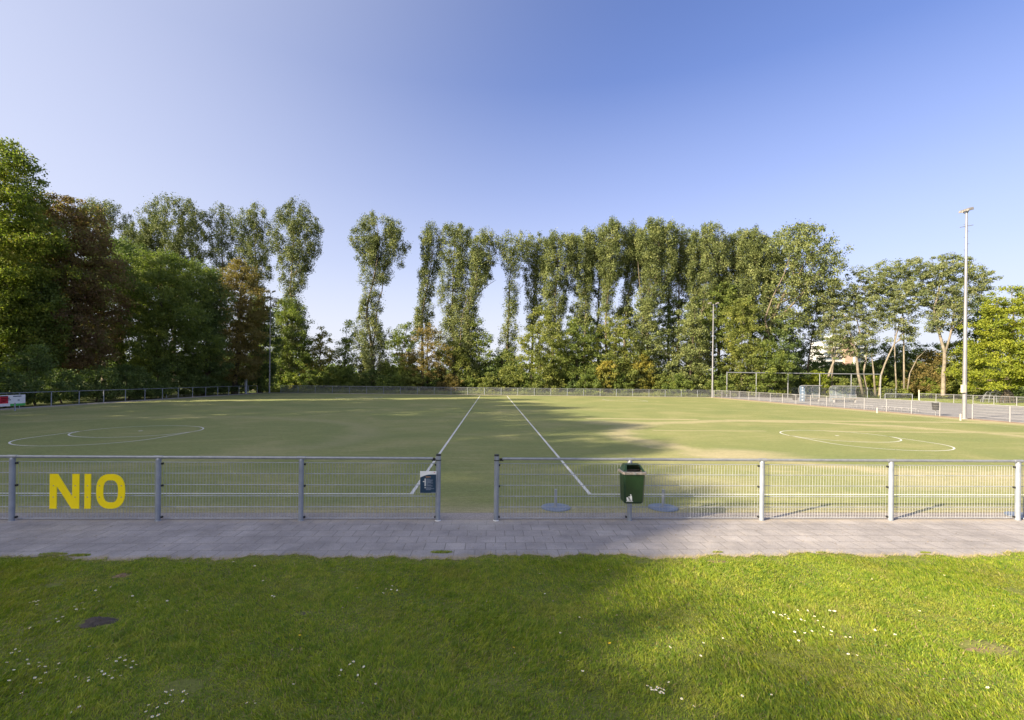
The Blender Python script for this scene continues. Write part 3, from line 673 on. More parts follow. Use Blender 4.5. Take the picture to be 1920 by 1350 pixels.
# ------------------------------------------------------------------ things on the court
def shelter(px0, px1, Y, label, panel):
    x0 = PY(px0, Y)[0]; x1 = PY(px1, Y)[0]
    t = thing('dugout_shelter', label, 'shelter', ((x0 + x1) / 2, Y, 0)); n = max(4, int(round((x1 - x0) / 0.95)) + 1)
    def arc(x, o=0):
        pts = [(x, Y + 0.9, 0.0), (x, Y + 0.9, 0.9)]
        for q in np.linspace(0, math.pi / 2, 9): pts.append((x, Y + 0.9 - (1.0 - o) * (1 - math.cos(q)), 0.95 + (1.1 - o) * math.sin(q)))
        return pts
    for i in range(n):
        x = x0 + (x1 - x0) * i / (n - 1); MB().tube([(a - 0.35 * max(0, (c - 0.9)), b, c) for a, b, c in arc(x)], 0.03, 6).build('hoop', M['pale'], t, True)
    MB().tube([(x0 - 0.4, Y - 0.1, 2.06), (x1 - 0.3, Y - 0.1, 2.06)], 0.04, 6).build('front_rail', M['pale'], t, True)
    MB().tube([(x0, Y + 0.9, 0.85), (x1, Y + 0.9, 0.85)], 0.03, 6).build('back_rail', M['pale'], t, True)
    # clear sheet
    A_ = arc(0, 0.03); m = MB(); V = []
    for (a, b, c) in A_: V += [(x0 - 0.35 * max(0, c - 0.9), b - 0.0, c), (x1 - 0.35 * max(0, c - 0.9), b, c)]
    m.add(V, [(2 * i, 2 * i + 1, 2 * i + 3, 2 * i + 2) for i in range(len(A_) - 1)]); sh = m.build('clear_sheet', M['glass'], t, True)
    s = sh.modifiers.new('solid', 'SOLIDIFY'); s.thickness = 0.006
    MB().box(((x0 + x1) / 2, Y + 0.6, 0.45), (x1 - x0 - 0.2, 0.32, 0.04)).build('bench', M['wood'], t)
    for q in (0.1, 0.9): MB().box((x0 + (x1 - x0) * q, Y + 0.6, 0.215), (0.05, 0.28, 0.43)).build('leg', M['pale'], t)
    if panel:
        MB().box((x0 - 0.12, Y + 0.2, 1.0), (0.65, 0.05, 2.0)).build('side_panel', M['panel'], t)
        for z in (0.22, 0.62, 1.02, 1.42, 1.78): MB().tube([(x0 - 0.1, Y + 0.17, z), (x0 - 0.1, Y + 0.155, z)], 0.09, 12).build('spot', M['white'], t)
M['panel'] = mat_var('blue_panel', (0.12, 0.17, 0.25), (0.18, 0.24, 0.33), 3, 0.4)
shelter(1508, 1545, 60.0, 'clear curved team shelter with dotted side panel, left of the pair on the court', True)
shelter(1566, 1616, 58.0, 'clear curved team shelter on the court, right of the pair', False)
def bench(px0, px1, x, label):
    y1 = PX(px0, x)[1]; y0 = PX(px1, x)[1]
    t = thing('low_bench', label, 'bench', (x, (y0 + y1) / 2, 0), 'low white benches behind the right fence')
    MB().box((x, (y0 + y1) / 2, 0.34), (0.30, y1 - y0, 0.04)).build('seat', M['pale'], t, bevel=0.005)
    n = max(2, int(round((y1 - y0) / 0.75)) + 1)
    for i in range(n):
        yy = y0 + 0.1 + (y1 - y0 - 0.2) * i / (n - 1)
        MB().tube([(x - 0.13, yy, 0.0), (x - 0.10, yy, 0.32)], 0.022, 6).tube([(x + 0.13, yy, 0.0), (x + 0.10, yy, 0.32)], 0.022, 6).build('leg', M['pale'], t)
bench(1448, 1470, 36.0, 'low white bench behind the right fence, farthest and smallest of the four')
bench(1535, 1563, 36.0, 'low white bench behind the right fence, in front of the left shelter')
bench(1598, 1640, 36.2, 'low white bench behind the right fence, in front of the right shelter')
bench(1655, 1722, 36.4, 'low white bench behind the right fence, nearest and longest of the four')
def dbin(px, X, label, s):
    x, y = PX(px, X); t = thing('waste_bin', label, 'bin', (x, y, 0))
    m = MB().tube([(x, y, 0.42), (x, y, 1.0)], [0.20 * s, 0.26 * s], 16); m.build('bucket', M['black'], t, True)
    MB().tube([(x, y, 1.005), (x, y, 1.03)], 0.27 * s, 16).build('rim', M['galv'], t, True)
    MB().cyl(x, y, 0.0, 0.42, 0.04, 10).build('stand', M['galv'], t, True)
dbin(1755, 35.0, 'black round bin on a stand beside the right fence, near the tall mast', 1.0)
dbin(1491, 35.0, 'black round bin on a stand beside the right fence, left of the shelters', 1.15)
# small goal on the far side of the court
gl = thing('small_goal', 'low white goal frame standing by the far court fence', 'goal', (0, 0, 0)); ga = P(1660, 67); gb = P(1711, 66)
ORG[gl.name] = Vector((ga[0], ga[1], 0)); gl.location = (ga[0], ga[1], 0)
for q in (ga, gb): MB().cyl(q[0], q[1], 0, 1.0, 0.05, 8).build('post', M['galv'], gl, True)
MB().tube([(*ga, 1.0), (*gb, 1.0)], 0.05, 8).build('crossbar', M['galv'], gl, True)
m = MB()
for i in range(30):
    q = i / 29; a = (ga[0] + (gb[0] - ga[0]) * q, ga[1] + (gb[1] - ga[1]) * q); m.tube([(*a, 1.0), (a[0], a[1] + 0.8, 0.0)], 0.006, 3, False)
for i in range(8):
    z = i / 8; m.tube([(ga[0], ga[1] + 0.8 * (1 - z), z), (gb[0], gb[1] + 0.8 * (1 - z), z)], 0.006, 3, False)
m.build('net', M['galv'], gl)
# folded goal frames (pile of curved tubes with netting) in the grass far right
def dome(px0, px1, d, label, tube_m, seed):
    a = P(px0, d); b = P(px1, d); cx, cy = (a[0] + b[0]) / 2, (a[1] + b[1]) / 2; R = (b[0] - a[0]) / 2
    t = thing('goal_frames', label, 'goal frames', (cx, cy, 0)); r_ = random.Random(seed)
    for k in range(5):
        an = k * math.pi / 5; pts = [(cx + R * math.cos(q) * math.cos(an) * (1 if k else 1), cy + R * 0.6 * math.cos(q) * math.sin(an), 1.75 * math.sin(q) * (1 - 0.06 * k)) for q in np.linspace(0, math.pi, 13)]
        MB().tube(pts, 0.04, 6).build('hoop', tube_m, t, True)
    for z in (0.5, 1.0, 1.4):
        rr_ = math.sqrt(max(0, 1 - (z / 1.75) ** 2)); pts = [(cx + R * rr_ * math.cos(q), cy + R * .6 * rr_ * math.sin(q), z) for q in np.linspace(0, 2 * math.pi, 19)]
        MB().tube(pts, 0.03, 5).build('ring', tube_m, t, True)
    m = MB()
    for k in range(16):
        an = k * math.pi / 16 + .05; m.tube([(cx + R * .98 * math.cos(q) * math.cos(an), cy + R * .59 * math.cos(q) * math.sin(an), 1.7 * math.sin(q)) for q in np.linspace(0, math.pi, 9)], 0.012, 3, False)
    m.build('netting', M['black'], t)
dome(1842, 1884, 66, 'pale arched goal frames with dark netting stored on the grass at far right', M['galv'], 1)
dome(1876, 1903, 64, 'darker arched goal frames at the end of the stored heap, far right', M['bark_dark'], 2)

# ------------------------------------------------------------------ apartment block far behind
def building():
    d = 300; x0, y0 = P(1546, d); xa, _ = P(1583, d); xb, _ = P(1600, d); x2, _ = P(1630, d)
    t = thing('apartment_building', 'white apartment tower with pale brick centre, glimpsed between the leaning trees', 'building', ((x0 + x2) / 2, y0, 0))
    H = ZZ(1590, 634, d); hb = lambda c, sz, n, m: MB().box(c, sz).build(n, m, t)
    hb(((x0 + xa) / 2, y0 + 8, H / 2 - 1), (xa - x0, 12, H - 2), 'wall', M['wall_white'])
    hb(((xa + xb) / 2, y0 + 6, H / 2), (xb - xa - 0.02, 14, H), 'wall', M['brick'])
    hb(((xb + x2) / 2, y0 + 8, H / 2 - 2), (x2 - xb, 12, H - 4), 'wall', M['wall_white'])
    hb(((xa + xb) / 2 - 3, y0 + 8, H + 1.0), (9, 8, 2.0), 'roof_house', M['wall_white'])
    hb((xb + 0.5, y0 + 0.2, H / 2 - 0.8), (1.8, 3.2, H - 1.6), 'stair_tower', M['wall_white'])
    nf = int((H - 4) / 2.9)
    for i in range(nf):
        z = 2.9 * i + 1.5
        hb(((x0 + xa) / 2, y0 + 1.2, z), (xa - x0 - 0.4, 1.55, 1.0), 'balcony', M['wall_white'])
        hb(((x0 + xa) / 2, y0 + 1.93, z + 1.25), (xa - x0 - 1.2, 0.12, 1.45), 'window', M['window'])
        for k in range(3): hb((xb + 2.6 + k * (x2 - xb - 2.2) / 3, y0 + 1.93, z + 0.9), ((x2 - xb - 2.2) / 3 - 0.5, 0.12, 1.5), 'window', M['window'])
        hb((xb + 1.5 + (x2 - xb - 1.5) / 2, y0 + 1.4, z - 0.2), (x2 - xb - 1.6, 1.1, 0.5), 'balcony', M['wall_white'])
building()

# ------------------------------------------------------------------ trees
def rnd_unit(rng, n):
    v = rng.normal(size=(n, 3)); return v / np.linalg.norm(v, axis=1, keepdims=True)
def leaf_arrays(rng, C, out, size, aspect=0.62, droop=0.0):
    n = len(C); nr = out * 0.55 + rnd_unit(rng, n) * 0.9 + np.array([0, 0, 0.35]); nr /= np.linalg.norm(nr, axis=1, keepdims=True)
    t = np.cross(nr, rnd_unit(rng, n)); t /= np.linalg.norm(t, axis=1, keepdims=True); b = np.cross(nr, t)
    L = size * rng.uniform(0.6, 1.35, size=(n, 1)) * 0.5; W = L * aspect * rng.uniform(0.7, 1.2, size=(n, 1))
    V = np.empty((n, 4, 3)); V[:, 0] = C - t * L; V[:, 1] = C + b * W + nr * W * 0.35 - t * L * 0.15; V[:, 2] = C + t * L; V[:, 3] = C - b * W + nr * W * 0.35 - t * L * 0.15
    return V.reshape(-1, 3)
def skeleton(rng, trunk, clus, r0, tip=0.02, rise=1.0):
    """trunk: list of (pos, radius). clusters attach to nearest lower node. returns node list + parent."""
    N = [np.array(p) for p, r in trunk]; par = [i - 1 for i in range(len(trunk))]; istr = [True] * len(N)
    ax = np.array([p for p, r in trunk])
    dist = [np.min(np.linalg.norm(ax - c, axis=1)) for c in clus]
    arr = np.zeros((len(N) + 3 * len(clus), 3)); arr[:len(N)] = np.array(N); cnt = len(N)
    ends = []
    for i in np.argsort(dist):
        c = clus[i]; A = arr[:cnt]; dv = c - A; d = np.linalg.norm(dv, axis=1)
        hor = np.linalg.norm(dv[:, :2], axis=1)
        cost = d + np.maximum(0, rise * hor * 0.8 - dv[:, 2]) * 1.3
        cost[:1] += 3
        j = int(np.argmin(cost)); a = arr[j]
        mid = a * 0.5 + c * 0.5 + rng.normal(size=3) * 0.06 * d[j]; mid[2] -= 0.08 * d[j] if rise > 0.4 else -0.03 * d[j]
        arr[cnt] = mid; par.append(j); arr[cnt + 1] = c; par.append(cnt); ends.append(cnt + 1); cnt += 2
    arr = arr[:cnt]; w = np.zeros(cnt)
    for e in ends: w[e] = 1
    for i in range(cnt - 1, -1, -1):
        if w[i] == 0: w[i] = 0.5
        if par[i] >= 0: w[par[i]] += w[i]
    # children appended after parents so reverse pass is right
    rad = tip * np.sqrt(w); nt_ = len(trunk)
    for i, (p, r) in enumerate(trunk): rad[i] = max(r, 0.02)
    for i in range(nt_, cnt): rad[i] = min(rad[i], rad[par[i]] * 0.8)
    return arr, par, rad
def limb_mesh(arr, par, rad, nt_, n=5):
    V = []; Fc = []; I = []
    ang = np.arange(n) * 2 * math.pi / n; nt2 = 9
    def ringpts(c, t, r, n):
        a = np.array([0, 0, 1.0]) if abs(t[2]) < 0.85 else np.array([1.0, 0, 0])
        x = np.cross(t, a); x /= np.linalg.norm(x) + 1e-9; y = np.cross(t, x)
        an = np.arange(n) * 2 * math.pi / n
        return c + r * (np.cos(an)[:, None] * x + np.sin(an)[:, None] * y)
    b = 0
    for i in range(len(arr)):
        p = par[i]
        if p < 0: continue
        t = arr[i] - arr[p]; L = np.linalg.norm(t)
        if L < 1e-4: continue
        t = t / L; m = 9 if i < nt_ else (5 if rad[i] > 0.05 else 3)
        ra = rad[p] if i < nt_ else min(rad[p], rad[i] * 1.35)
        if i < nt_:
            tp = arr[p] - arr[max(par[p], 0)]; tp = tp / (np.linalg.norm(tp) + 1e-9) if par[p] >= 0 else t
            nx = arr[i + 1] - arr[i] if i + 1 < nt_ else t; nx = nx / (np.linalg.norm(nx) + 1e-9)
            t0 = (tp + t); t0 /= np.linalg.norm(t0); t1 = t + nx; t1 /= np.linalg.norm(t1)
        else: t0 = t1 = t
        V.append(ringpts(arr[p], t0, ra, m)); V.append(ringpts(arr[i], t1, rad[i], m))
        k = np.arange(m); k2 = (k + 1) % m
        I.append(np.stack([b + k, b + k2, b + m + k2, b + m + k], 1).ravel()); Fc += [4] * m; b += 2 * m
    return np.concatenate(V), Fc, np.concatenate(I)
SEED = [11]
def tree(name, label, cat, px, d, prof, leaf='poplar', bark='bark', ncl=110, rc=0.75, lpc=55, ls=0.30, stretch=1.25, trunk=None, r0=0.32,
         group=None, rise=1.0, basepx=None, fill=0.5, depthf=0.85, tip=0.026, world=None, Hpx=None, z0cl=None, extra=None, lob=0.14, plumes=0):
    """prof: (py, half width px, offset px) from top down; everything is converted to metres at distance d"""
    SEED[0] += 1; rng = np.random.default_rng(SEED[0])
    k = d / F
    if world is None: bx_, by_ = P(px, d)
    else: bx_, by_ = world
    hp = px if Hpx is None else Hpx
    zz = np.array([ZZ(hp, q[0], d) for q in prof])[::-1]; hw = np.array([q[1] * k for q in prof])[::-1]; of = np.array([q[2] * k for q in prof])[::-1]
    z = np.linspace(zz[0], zz[-1], 200); W = np.interp(z, zz, hw); pdf = np.maximum(W, 0.05) ** 1.25; cdf = np.cumsum(pdf); cdf /= cdf[-1]
    cz = np.interp(rng.uniform(size=ncl * 6), cdf, z)
    an = rng.uniform(0, 2 * math.pi, ncl * 6); rr_ = rng.uniform(size=ncl * 6) ** fill
    ph = rng.uniform(0, 6.28, 6)
    if plumes:
        pa = rng.uniform(0, 2 * math.pi, plumes); pr = np.sqrt(rng.uniform(0.02, 1, plumes)); PK = np.stack([pr * np.cos(pa), pr * np.sin(pa)], 1)
        pt = zz[-1] - rng.uniform(0, 0.10, plumes) * (zz[-1] - zz[0]); pt[int(np.argmin(pr))] = zz[-1]
        U = np.stack([rr_ * np.cos(an), rr_ * np.sin(an)], 1); nk = np.argmin(((U[:, None] - PK[None]) ** 2).sum(2), 1)
        U = U + 0.36 * (PK[nk] - U); okp = cz < pt[nk]
        rr_ = np.linalg.norm(U, axis=1)[okp]; an = np.arctan2(U[:, 1], U[:, 0])[okp]; cz = cz[okp]
    hwz = np.interp(cz, zz, hw) * (1 + lob * np.sin(2 * an + ph[3] + cz * 0.55) + 0.14 * np.sin(3 * an + ph[0] + cz * 0.8) + 0.11 * np.sin(cz * 2.1 + ph[1]) + 0.10 * np.sin(5 * an + cz * 1.7 + ph[2]))
    hwz = np.maximum(hwz - rc * 0.25, 0.1); oz = np.interp(cz, zz, of)
    C = np.stack([bx_ + oz + rr_ * hwz * np.cos(an), by_ + rr_ * hwz * depthf * np.sin(an), cz], 1)
    # thin out clusters that crowd each other
    keep = []; mind = rc * 0.75
    for c in C:
        if len(keep) >= ncl: break
        if keep:
            K = np.array(keep[-400:]); q = K - c; q[:, 2] /= stretch
            if np.min(np.sum(q * q, 1)) < (mind * rng.uniform(0.5, 1.0)) ** 2: continue
        keep.append(c)
    C = np.array(keep)
    # trunk
    top = zz[-1]
    bo = (basepx - px) * k if basepx is not None else None
    if trunk is None:
        zs = np.linspace(0, top * 0.93, 12); xo = np.interp(zs, zz, of)
        b0 = bo if bo is not None else xo[0]
        xo = b0 * np.clip(1 - zs / max(zz[0], 3), 0, 1) + xo * np.clip(zs / max(zz[0], 3), 0, 1)
        xo = xo + np.cumsum(rng.normal(size=12) * 0.10); yo = np.cumsum(rng.normal(size=12) * 0.10)
        tr = [((bx_ + xo[i], by_ + yo[i], zs[i] - (0.1 if i == 0 else 0)), r0 * (1 - 0.9 * (i / 11) ** 0.9) * (1.35 if i == 0 else 1)) for i in range(12)]
    else:
        tr = []
        m_ = len(trunk)
        for i, (py, ox) in enumerate(trunk):
            tr.append(((bx_ + ox * k, by_ + 0.2 * math.sin(i * 2.1), max(-0.1, ZZ(hp, py, d))), r0 * (1 - 0.82 * i / (m_ - 1))))
        # densify
        t2 = []
        for i in range(m_ - 1):
            a, ra = np.array(tr[i][0]), tr[i][1]; b_, rb = np.array(tr[i + 1][0]), tr[i + 1][1]
            for q in (0, 0.5): t2.append((tuple(a + (b_ - a) * q + (rng.normal(size=3) * 0.06 if q else 0)), ra + (rb - ra) * q))
        t2.append(tr[-1]); tr = t2
    t = thing(name, label, cat, (tr[0][0][0], tr[0][0][1], 0), group)
    arr, par, rad = skeleton(rng, tr, C, r0, tip, rise)
    extraV = []
    V, Fc, I = limb_mesh(arr, par, rad, len(tr))
    if extra:
        for path in extra:
            mb = MB(); mb.tube([(bx_ + ox * k, by_ + oy, max(-0.1, ZZ(hp, py, d))) for py, ox, oy in path[1]], [path[0] * (1 - 0.75 * i / (len(path[1]) - 1)) for i in range(len(path[1]))], 7)
            o_ = len(V); V = np.concatenate([V, np.array(mb.v)]); 
            for f in mb.f: Fc.append(len(f)); I = np.concatenate([I, np.array(f) + o_])
    npmesh('trunk', V, Fc, I, M[bark], True, t)
    # leaves
    n = len(C); cnt = rng.poisson(lpc * 1.35, n); ci = np.repeat(np.arange(n), cnt); m = len(ci)
    rcs = rc * rng.uniform(0.6, 1.35, n); u = rnd_unit(rng, m); rad_ = rng.uniform(size=(m, 1)) ** (1 / 2.0)
    off = u * rad_ * rcs[ci][:, None] * np.array([1, 1, stretch * 0.85])
    # stray sprigs
    st = rng.uniform(size=m) < 0.10; off[st] *= 1.5
    Pp = C[ci] + off
    LV = leaf_arrays(rng, Pp, u, ls)
    ok = LV.reshape(-1, 4, 3)[:, :, 2].min(1) > 0.02
    LV = LV.reshape(-1, 4, 3)[ok].reshape(-1, 3); m = int(ok.sum())
    npmesh('crown', LV, np.full(m, 4), np.arange(m * 4), M[leaf], False, t)
    return t

# --- poplars behind the far end
POP = 'tall poplars standing behind the far end of the pitch'
def pop(label, px, d, prof, **kw):
    a = dict(group=POP, ncl=150, rc=0.66, lpc=82, ls=0.215, stretch=1.55, plumes=9); a.update(kw); a['ncl'] = int(a['ncl'] * (2.0 if px < 940 else 2.3))
    q_ = 1.26 if px > 940 else 1.10
    prof = [(py - (4 if i_ < 2 else 0), hw_ * (q_ if py < 560 else 1.08) + 1, o_) for i_, (py, hw_, o_) in enumerate(prof)]
    return tree('poplar_tree', label, 'poplar', px, d, prof, **a)
pop('poplar with rounded top rising behind the copper tree', 195, 84, [(374, 8, 0), (400, 34, 0), (440, 40, 0), (500, 36, 0), (560, 30, 0)], ncl=150)
pop('broad poplar, tallest of the left group, behind the green maple', 328, 82, [(369, 10, 0), (390, 40, 4), (430, 62, 2), (480, 58, -5), (520, 40, 0), (580, 30, 0)], ncl=260)
pop('short leafy poplar leaning out left of the broad one', 258, 80, [(408, 6, 6), (430, 24, 4), (470, 34, 0), (520, 28, 0), (570, 22, 0)], ncl=110)
pop('open poplar with airy crown above the rust coloured tree', 414, 84, [(390, 8, 0), (410, 24, 0), (450, 28, 0), (490, 26, 0), (530, 16, 0)], ncl=95, lpc=50)
pop('poplar with a sparse lower trunk, left neighbour of the double topped one', 471, 84, [(381, 8, -4), (400, 26, 0), (440, 36, 2), (480, 34, 4), (520, 24, 8), (560, 14, 10), (620, 18, 8)], ncl=135)
pop('double topped poplar at the left side of the wide sky gap', 549, 82, [(377, 6, 4), (392, 30, 0), (420, 44, 4), (460, 44, 4), (500, 34, 2), (530, 24, -2), (552, 12, -4), (575, 20, 0), (610, 32, -2), (660, 34, -4), (710, 28, -8)], ncl=260)
pop('lone poplar with flat broad top and open sky on both sides', 706, 84, [(403, 16, 4), (416, 38, 2), (440, 50, 2), (470, 44, 4), (500, 30, 0), (530, 24, -6), (560, 18, -16), (600, 20, -18), (630, 30, -8), (670, 34, -6), (710, 32, -4)], ncl=280,
    extra=[(0.13, [(650, -8, 0), (610, -1, -.1), (575, 0, -.2), (545, 9, -.2), (515, 12, -.2), (480, 23, 0), (445, 24, 0)])])
pop('slender poplar at the right side of the wide sky gap', 806, 86, [(419, 7, -2), (436, 18, 2), (470, 20, 4), (500, 18, -2), (540, 15, -8), (575, 12, -12), (600, 17, -16), (630, 12, -14)], ncl=110)
pop('dense poplar with upright top, beside the slender one', 855, 85, [(419, 8, 2), (436, 26, 0), (480, 28, 0), (520, 26, -2), (570, 26, -4), (620, 24, -4), (680, 26, 0)], ncl=210)
pop('poplar with a branch reaching right into the sky gap', 896, 84, [(430, 8, 6), (446, 22, 2), (480, 28, 2), (510, 26, 2), (535, 18, -4), (560, 12, -14), (600, 14, -18), (640, 16, -18), (690, 20, -14)], ncl=170,
    extra=[(0.10, [(570, -12, 0), (545, 4, 0), (532, 20, 0), (524, 32, 0)]), (0.13, [(712, -33, -.6), (680, -37, -.7), (640, -33, -.7), (600, -31, -.6), (550, -20, -.4)])])
pop('thin poplar with a bare waist, just right of the sky gap', 958, 85, [(437, 18, 0), (452, 34, 2), (475, 32, 2), (495, 18, 2), (515, 10, 2), (550, 9, -1), (570, 14, 0), (600, 14, -3), (640, 16, -6), (690, 14, -8)], ncl=125, lpc=55)
pop('narrow poplar half hidden between two fuller ones', 1005, 88, [(440, 6, 2), (460, 18, 2), (510, 22, 0), (560, 14, -4), (620, 14, -6)], ncl=90)
pop('poplar with rounded top, third to the right of the sky gap', 1046, 85, [(430, 8, 0), (445, 26, 0), (480, 34, 0), (510, 30, -4), (550, 22, -8), (600, 22, -8), (650, 18, -10)], ncl=180)
pop('column shaped poplar with foliage down to the shrubs', 1094, 85, [(433, 10, -2), (448, 22, 0), (480, 24, 0), (520, 20, -2), (560, 18, -2), (610, 16, 0)], ncl=140)
pop('poplar with clear trunk, left edge of the long tree block', 1143, 84, [(417, 8, 0), (434, 25, 2), (470, 28, 4), (500, 26, 0), (530, 16, -2), (560, 9, -6), (590, 14, -8)], ncl=140)
pop('poplar with pointed top and bare pale stem', 1187, 86, [(422, 6, 0), (440, 20, 0), (480, 22, -2), (520, 16, -6), (555, 10, -14), (590, 16, -20)], ncl=105)
pop('tall poplar with forked stem near the middle of the block', 1228, 84, [(414, 10, 2), (432, 30, 2), (470, 34, 0), (510, 28, 0), (550, 22, -6), (590, 16, -16)], ncl=180,
    extra=[(0.15, [(700, -30, -.3), (640, -26, -.4), (590, -25, -.4), (560, -29, -.4), (530, -33, -.4), (490, -36, -.3)]), (0.10, [(590, -25, -.4), (560, -17, -.4), (530, -13, -.4), (490, -3, -.3)])])
pop('small poplar showing sky through its lower branches', 1273, 87, [(426, 8, 0), (444, 20, 0), (490, 22, 0), (530, 18, 0), (570, 14, 0)], ncl=95, lpc=48)
pop('poplar with domed yellowish top, left of the far mast', 1322, 84, [(421, 10, 0), (438, 28, 0), (480, 34, 0), (520, 28, -2), (580, 22, -8), (640, 22, -10), (690, 24, -12)], ncl=210)
pop('poplar right behind the far floodlight mast', 1375, 85, [(434, 8, 4), (450, 26, 4), (500, 30, 0), (550, 30, 0), (600, 28, 0)], ncl=160)
pop('poplar between the far mast and the big leaning tree', 1412, 84, [(430, 8, 0), (448, 24, 0), (500, 30, 0), (560, 32, -4), (620, 30, -6)], ncl=180)
for px_, tp_, hw_, lab_ in ((1120, 440, 26, 'second row poplar left of the clear trunked poplar'), (1207, 436, 26, 'second row poplar between the pointed and the forked poplar'),
                            (1252, 438, 26, 'second row poplar right of the forked stem'), (1298, 442, 26, 'second row poplar behind the domed yellowish top'), (1348, 446, 30, 'second row poplar just right of the far mast top'), (1440, 440, 34, 'second row poplar at the left side of the big leaning tree')):
    pop(lab_, px_, 91, [(tp_, 8, 0), (tp_ + 18, hw_, 0), (tp_ + 60, hw_, 0), (tp_ + 95, hw_ * .6, 0), (tp_ + 130, 7, 0), (tp_ + 200, 10, 0)], ncl=85, lpc=55)
# big leaning tree
tree('leaning_poplar', 'largest tree of the right block, crown leaning right over pale limbs', 'poplar', 1492, 82,
     [(424, 22, 2), (440, 56, 4), (470, 70, 6), (500, 76, 10), (530, 74, 6), (560, 60, -6), (590, 48, -18), (630, 38, -34)], leaf='poplar', bark='bark', ncl=420, rc=0.9, lpc=60, ls=0.30,
     trunk=[(742, -70), (690, -66), (640, -62), (590, -42), (550, -22), (510, 6), (470, 30)], r0=0.5, rise=0.6,
     extra=[(0.2, [(650, -58, -1.5), (600, -70, -1.5), (560, -56, -1.6), (520, -36, -1.6), (480, -20, -1)]), (0.18, [(590, -38, -2.2), (560, -10, -2.4), (530, 10, -2.5), (512, 32, -2.5)])])
# wind shaped willows on the right
WIL = 'pale stemmed willows leaning beside the court'
def wil(label, px, d, prof, **kw):
    a = dict(group=WIL, leaf='willow', bark='bark_pale', ncl=130, rc=0.62, lpc=44, ls=0.24, stretch=0.75, rise=0.5, r0=0.17, tip=0.024); a.update(kw); a['ncl'] = int(a['ncl'] * 1.5)
    return tree('willow_tree', label, 'willow', px, d, prof, **a)
wil('dark stemmed tree with drooping leaves left of the white tower block', 1525, 84, [(540, 20, 10), (570, 36, 8), (600, 40, 4), (625, 26, 0), (650, 8, 2)], bark='bark_dark', leaf='green', ncl=110, trunk=[(742, -12), (690, -10), (640, -6), (600, 2), (560, 10)])
wil('willow in front of the tower block with straight pale stem', 1562, 80, [(520, 14, -6), (545, 26, -2), (580, 32, 2), (610, 32, 6), (640, 30, 4), (672, 26, 14)], ncl=150, trunk=[(742, -1), (700, 0), (660, -4), (620, 0), (570, -2), (530, 0)],
    extra=[(0.24, [(742, -24, -.6), (705, -14, -.6), (675, -2, -.5), (650, 10, -.4), (632, 22, -.2)])])
wil('willow with feathery top right of the big leaning tree', 1618, 80, [(495, 12, -4), (515, 28, 0), (560, 40, 0), (600, 44, 0), (640, 34, -4), (670, 22, -6)], ncl=190, trunk=[(742, 8), (700, 2), (660, 6), (620, -8), (570, -16), (530, -6)],
    extra=[(0.26, [(742, -4, -.6), (700, -14, -.5), (660, -18, -.5), (620, -32, -.4), (590, -40, -.2)]), (0.2, [(742, 22, -.3), (700, 18, -.3), (660, 14, -.2)])])
wil('wide willow with long curved pale trunk sweeping up to the right', 1692, 78, [(488, 30, 0), (505, 52, -2), (535, 58, -6), (565, 50, -10), (590, 34, -14), (620, 18, 10), (640, 10, 8)], ncl=260,
    trunk=[(742, -44), (705, -40), (665, -28), (625, -12), (585, 2), (550, 26)], extra=[(0.16, [(742, 10, .6), (690, 9, .6), (640, 8, .6), (590, 6, .6), (530, 2, .6)]), (0.14, [(742, -2, .8), (690, -6, .8), (640, -8, .8), (600, -6, .8)]), (0.10, [(730, 2, -.8), (700, 6, -.8), (672, 20, -.8), (655, 38, -.8)])])
wil('forked willow with two pale stems and spreading windswept top', 1782, 76, [(480, 22, -12), (498, 50, -2), (525, 62, 4), (550, 56, 2), (580, 40, -8), (605, 26, -20), (625, 14, -34)], ncl=270, r0=0.3,
    trunk=[(742, -14), (700, -12), (660, -14), (620, -24), (580, -32), (530, -24), (500, -12)],
    extra=[(0.18, [(662, -14, -.3), (630, -6, -.4), (595, 0, -.4), (560, 4, -.4), (530, 12, -.2)]), (0.12, [(620, -5, -.4), (598, 22, -.5), (580, 44, -.6), (570, 60, -.6)])])
tree('dark_tree', 'dark tree filling the gap behind the tall near mast', 'tree', 1838, 84, [(560, 14, 0), (580, 34, 4), (620, 44, 0), (660, 46, 0), (710, 40, 0)], leaf='deep', ncl=170, rc=0.95, lpc=60, ls=0.32, stretch=0.9)
tree('bright_tree', 'bright yellow green tree at the right edge of the picture', 'tree', 1892, 66, [(536, 12, 0), (560, 40, 2), (600, 70, 6), (650, 86, 8), (700, 84, 0), (730, 60, -6)], leaf='lime', ncl=420, rc=0.85, lpc=75, ls=0.24, stretch=0.55, rise=0.25, group=None)
tree('bright_tree', 'bright yellow green tree mostly cut off by the right edge', 'tree', 1990, 62, [(545, 12, 0), (570, 44, 2), (620, 80, 6), (680, 86, 8), (720, 60, 0)], leaf='lime', ncl=260, rc=0.9, lpc=60, ls=0.27, stretch=0.55, rise=0.25)

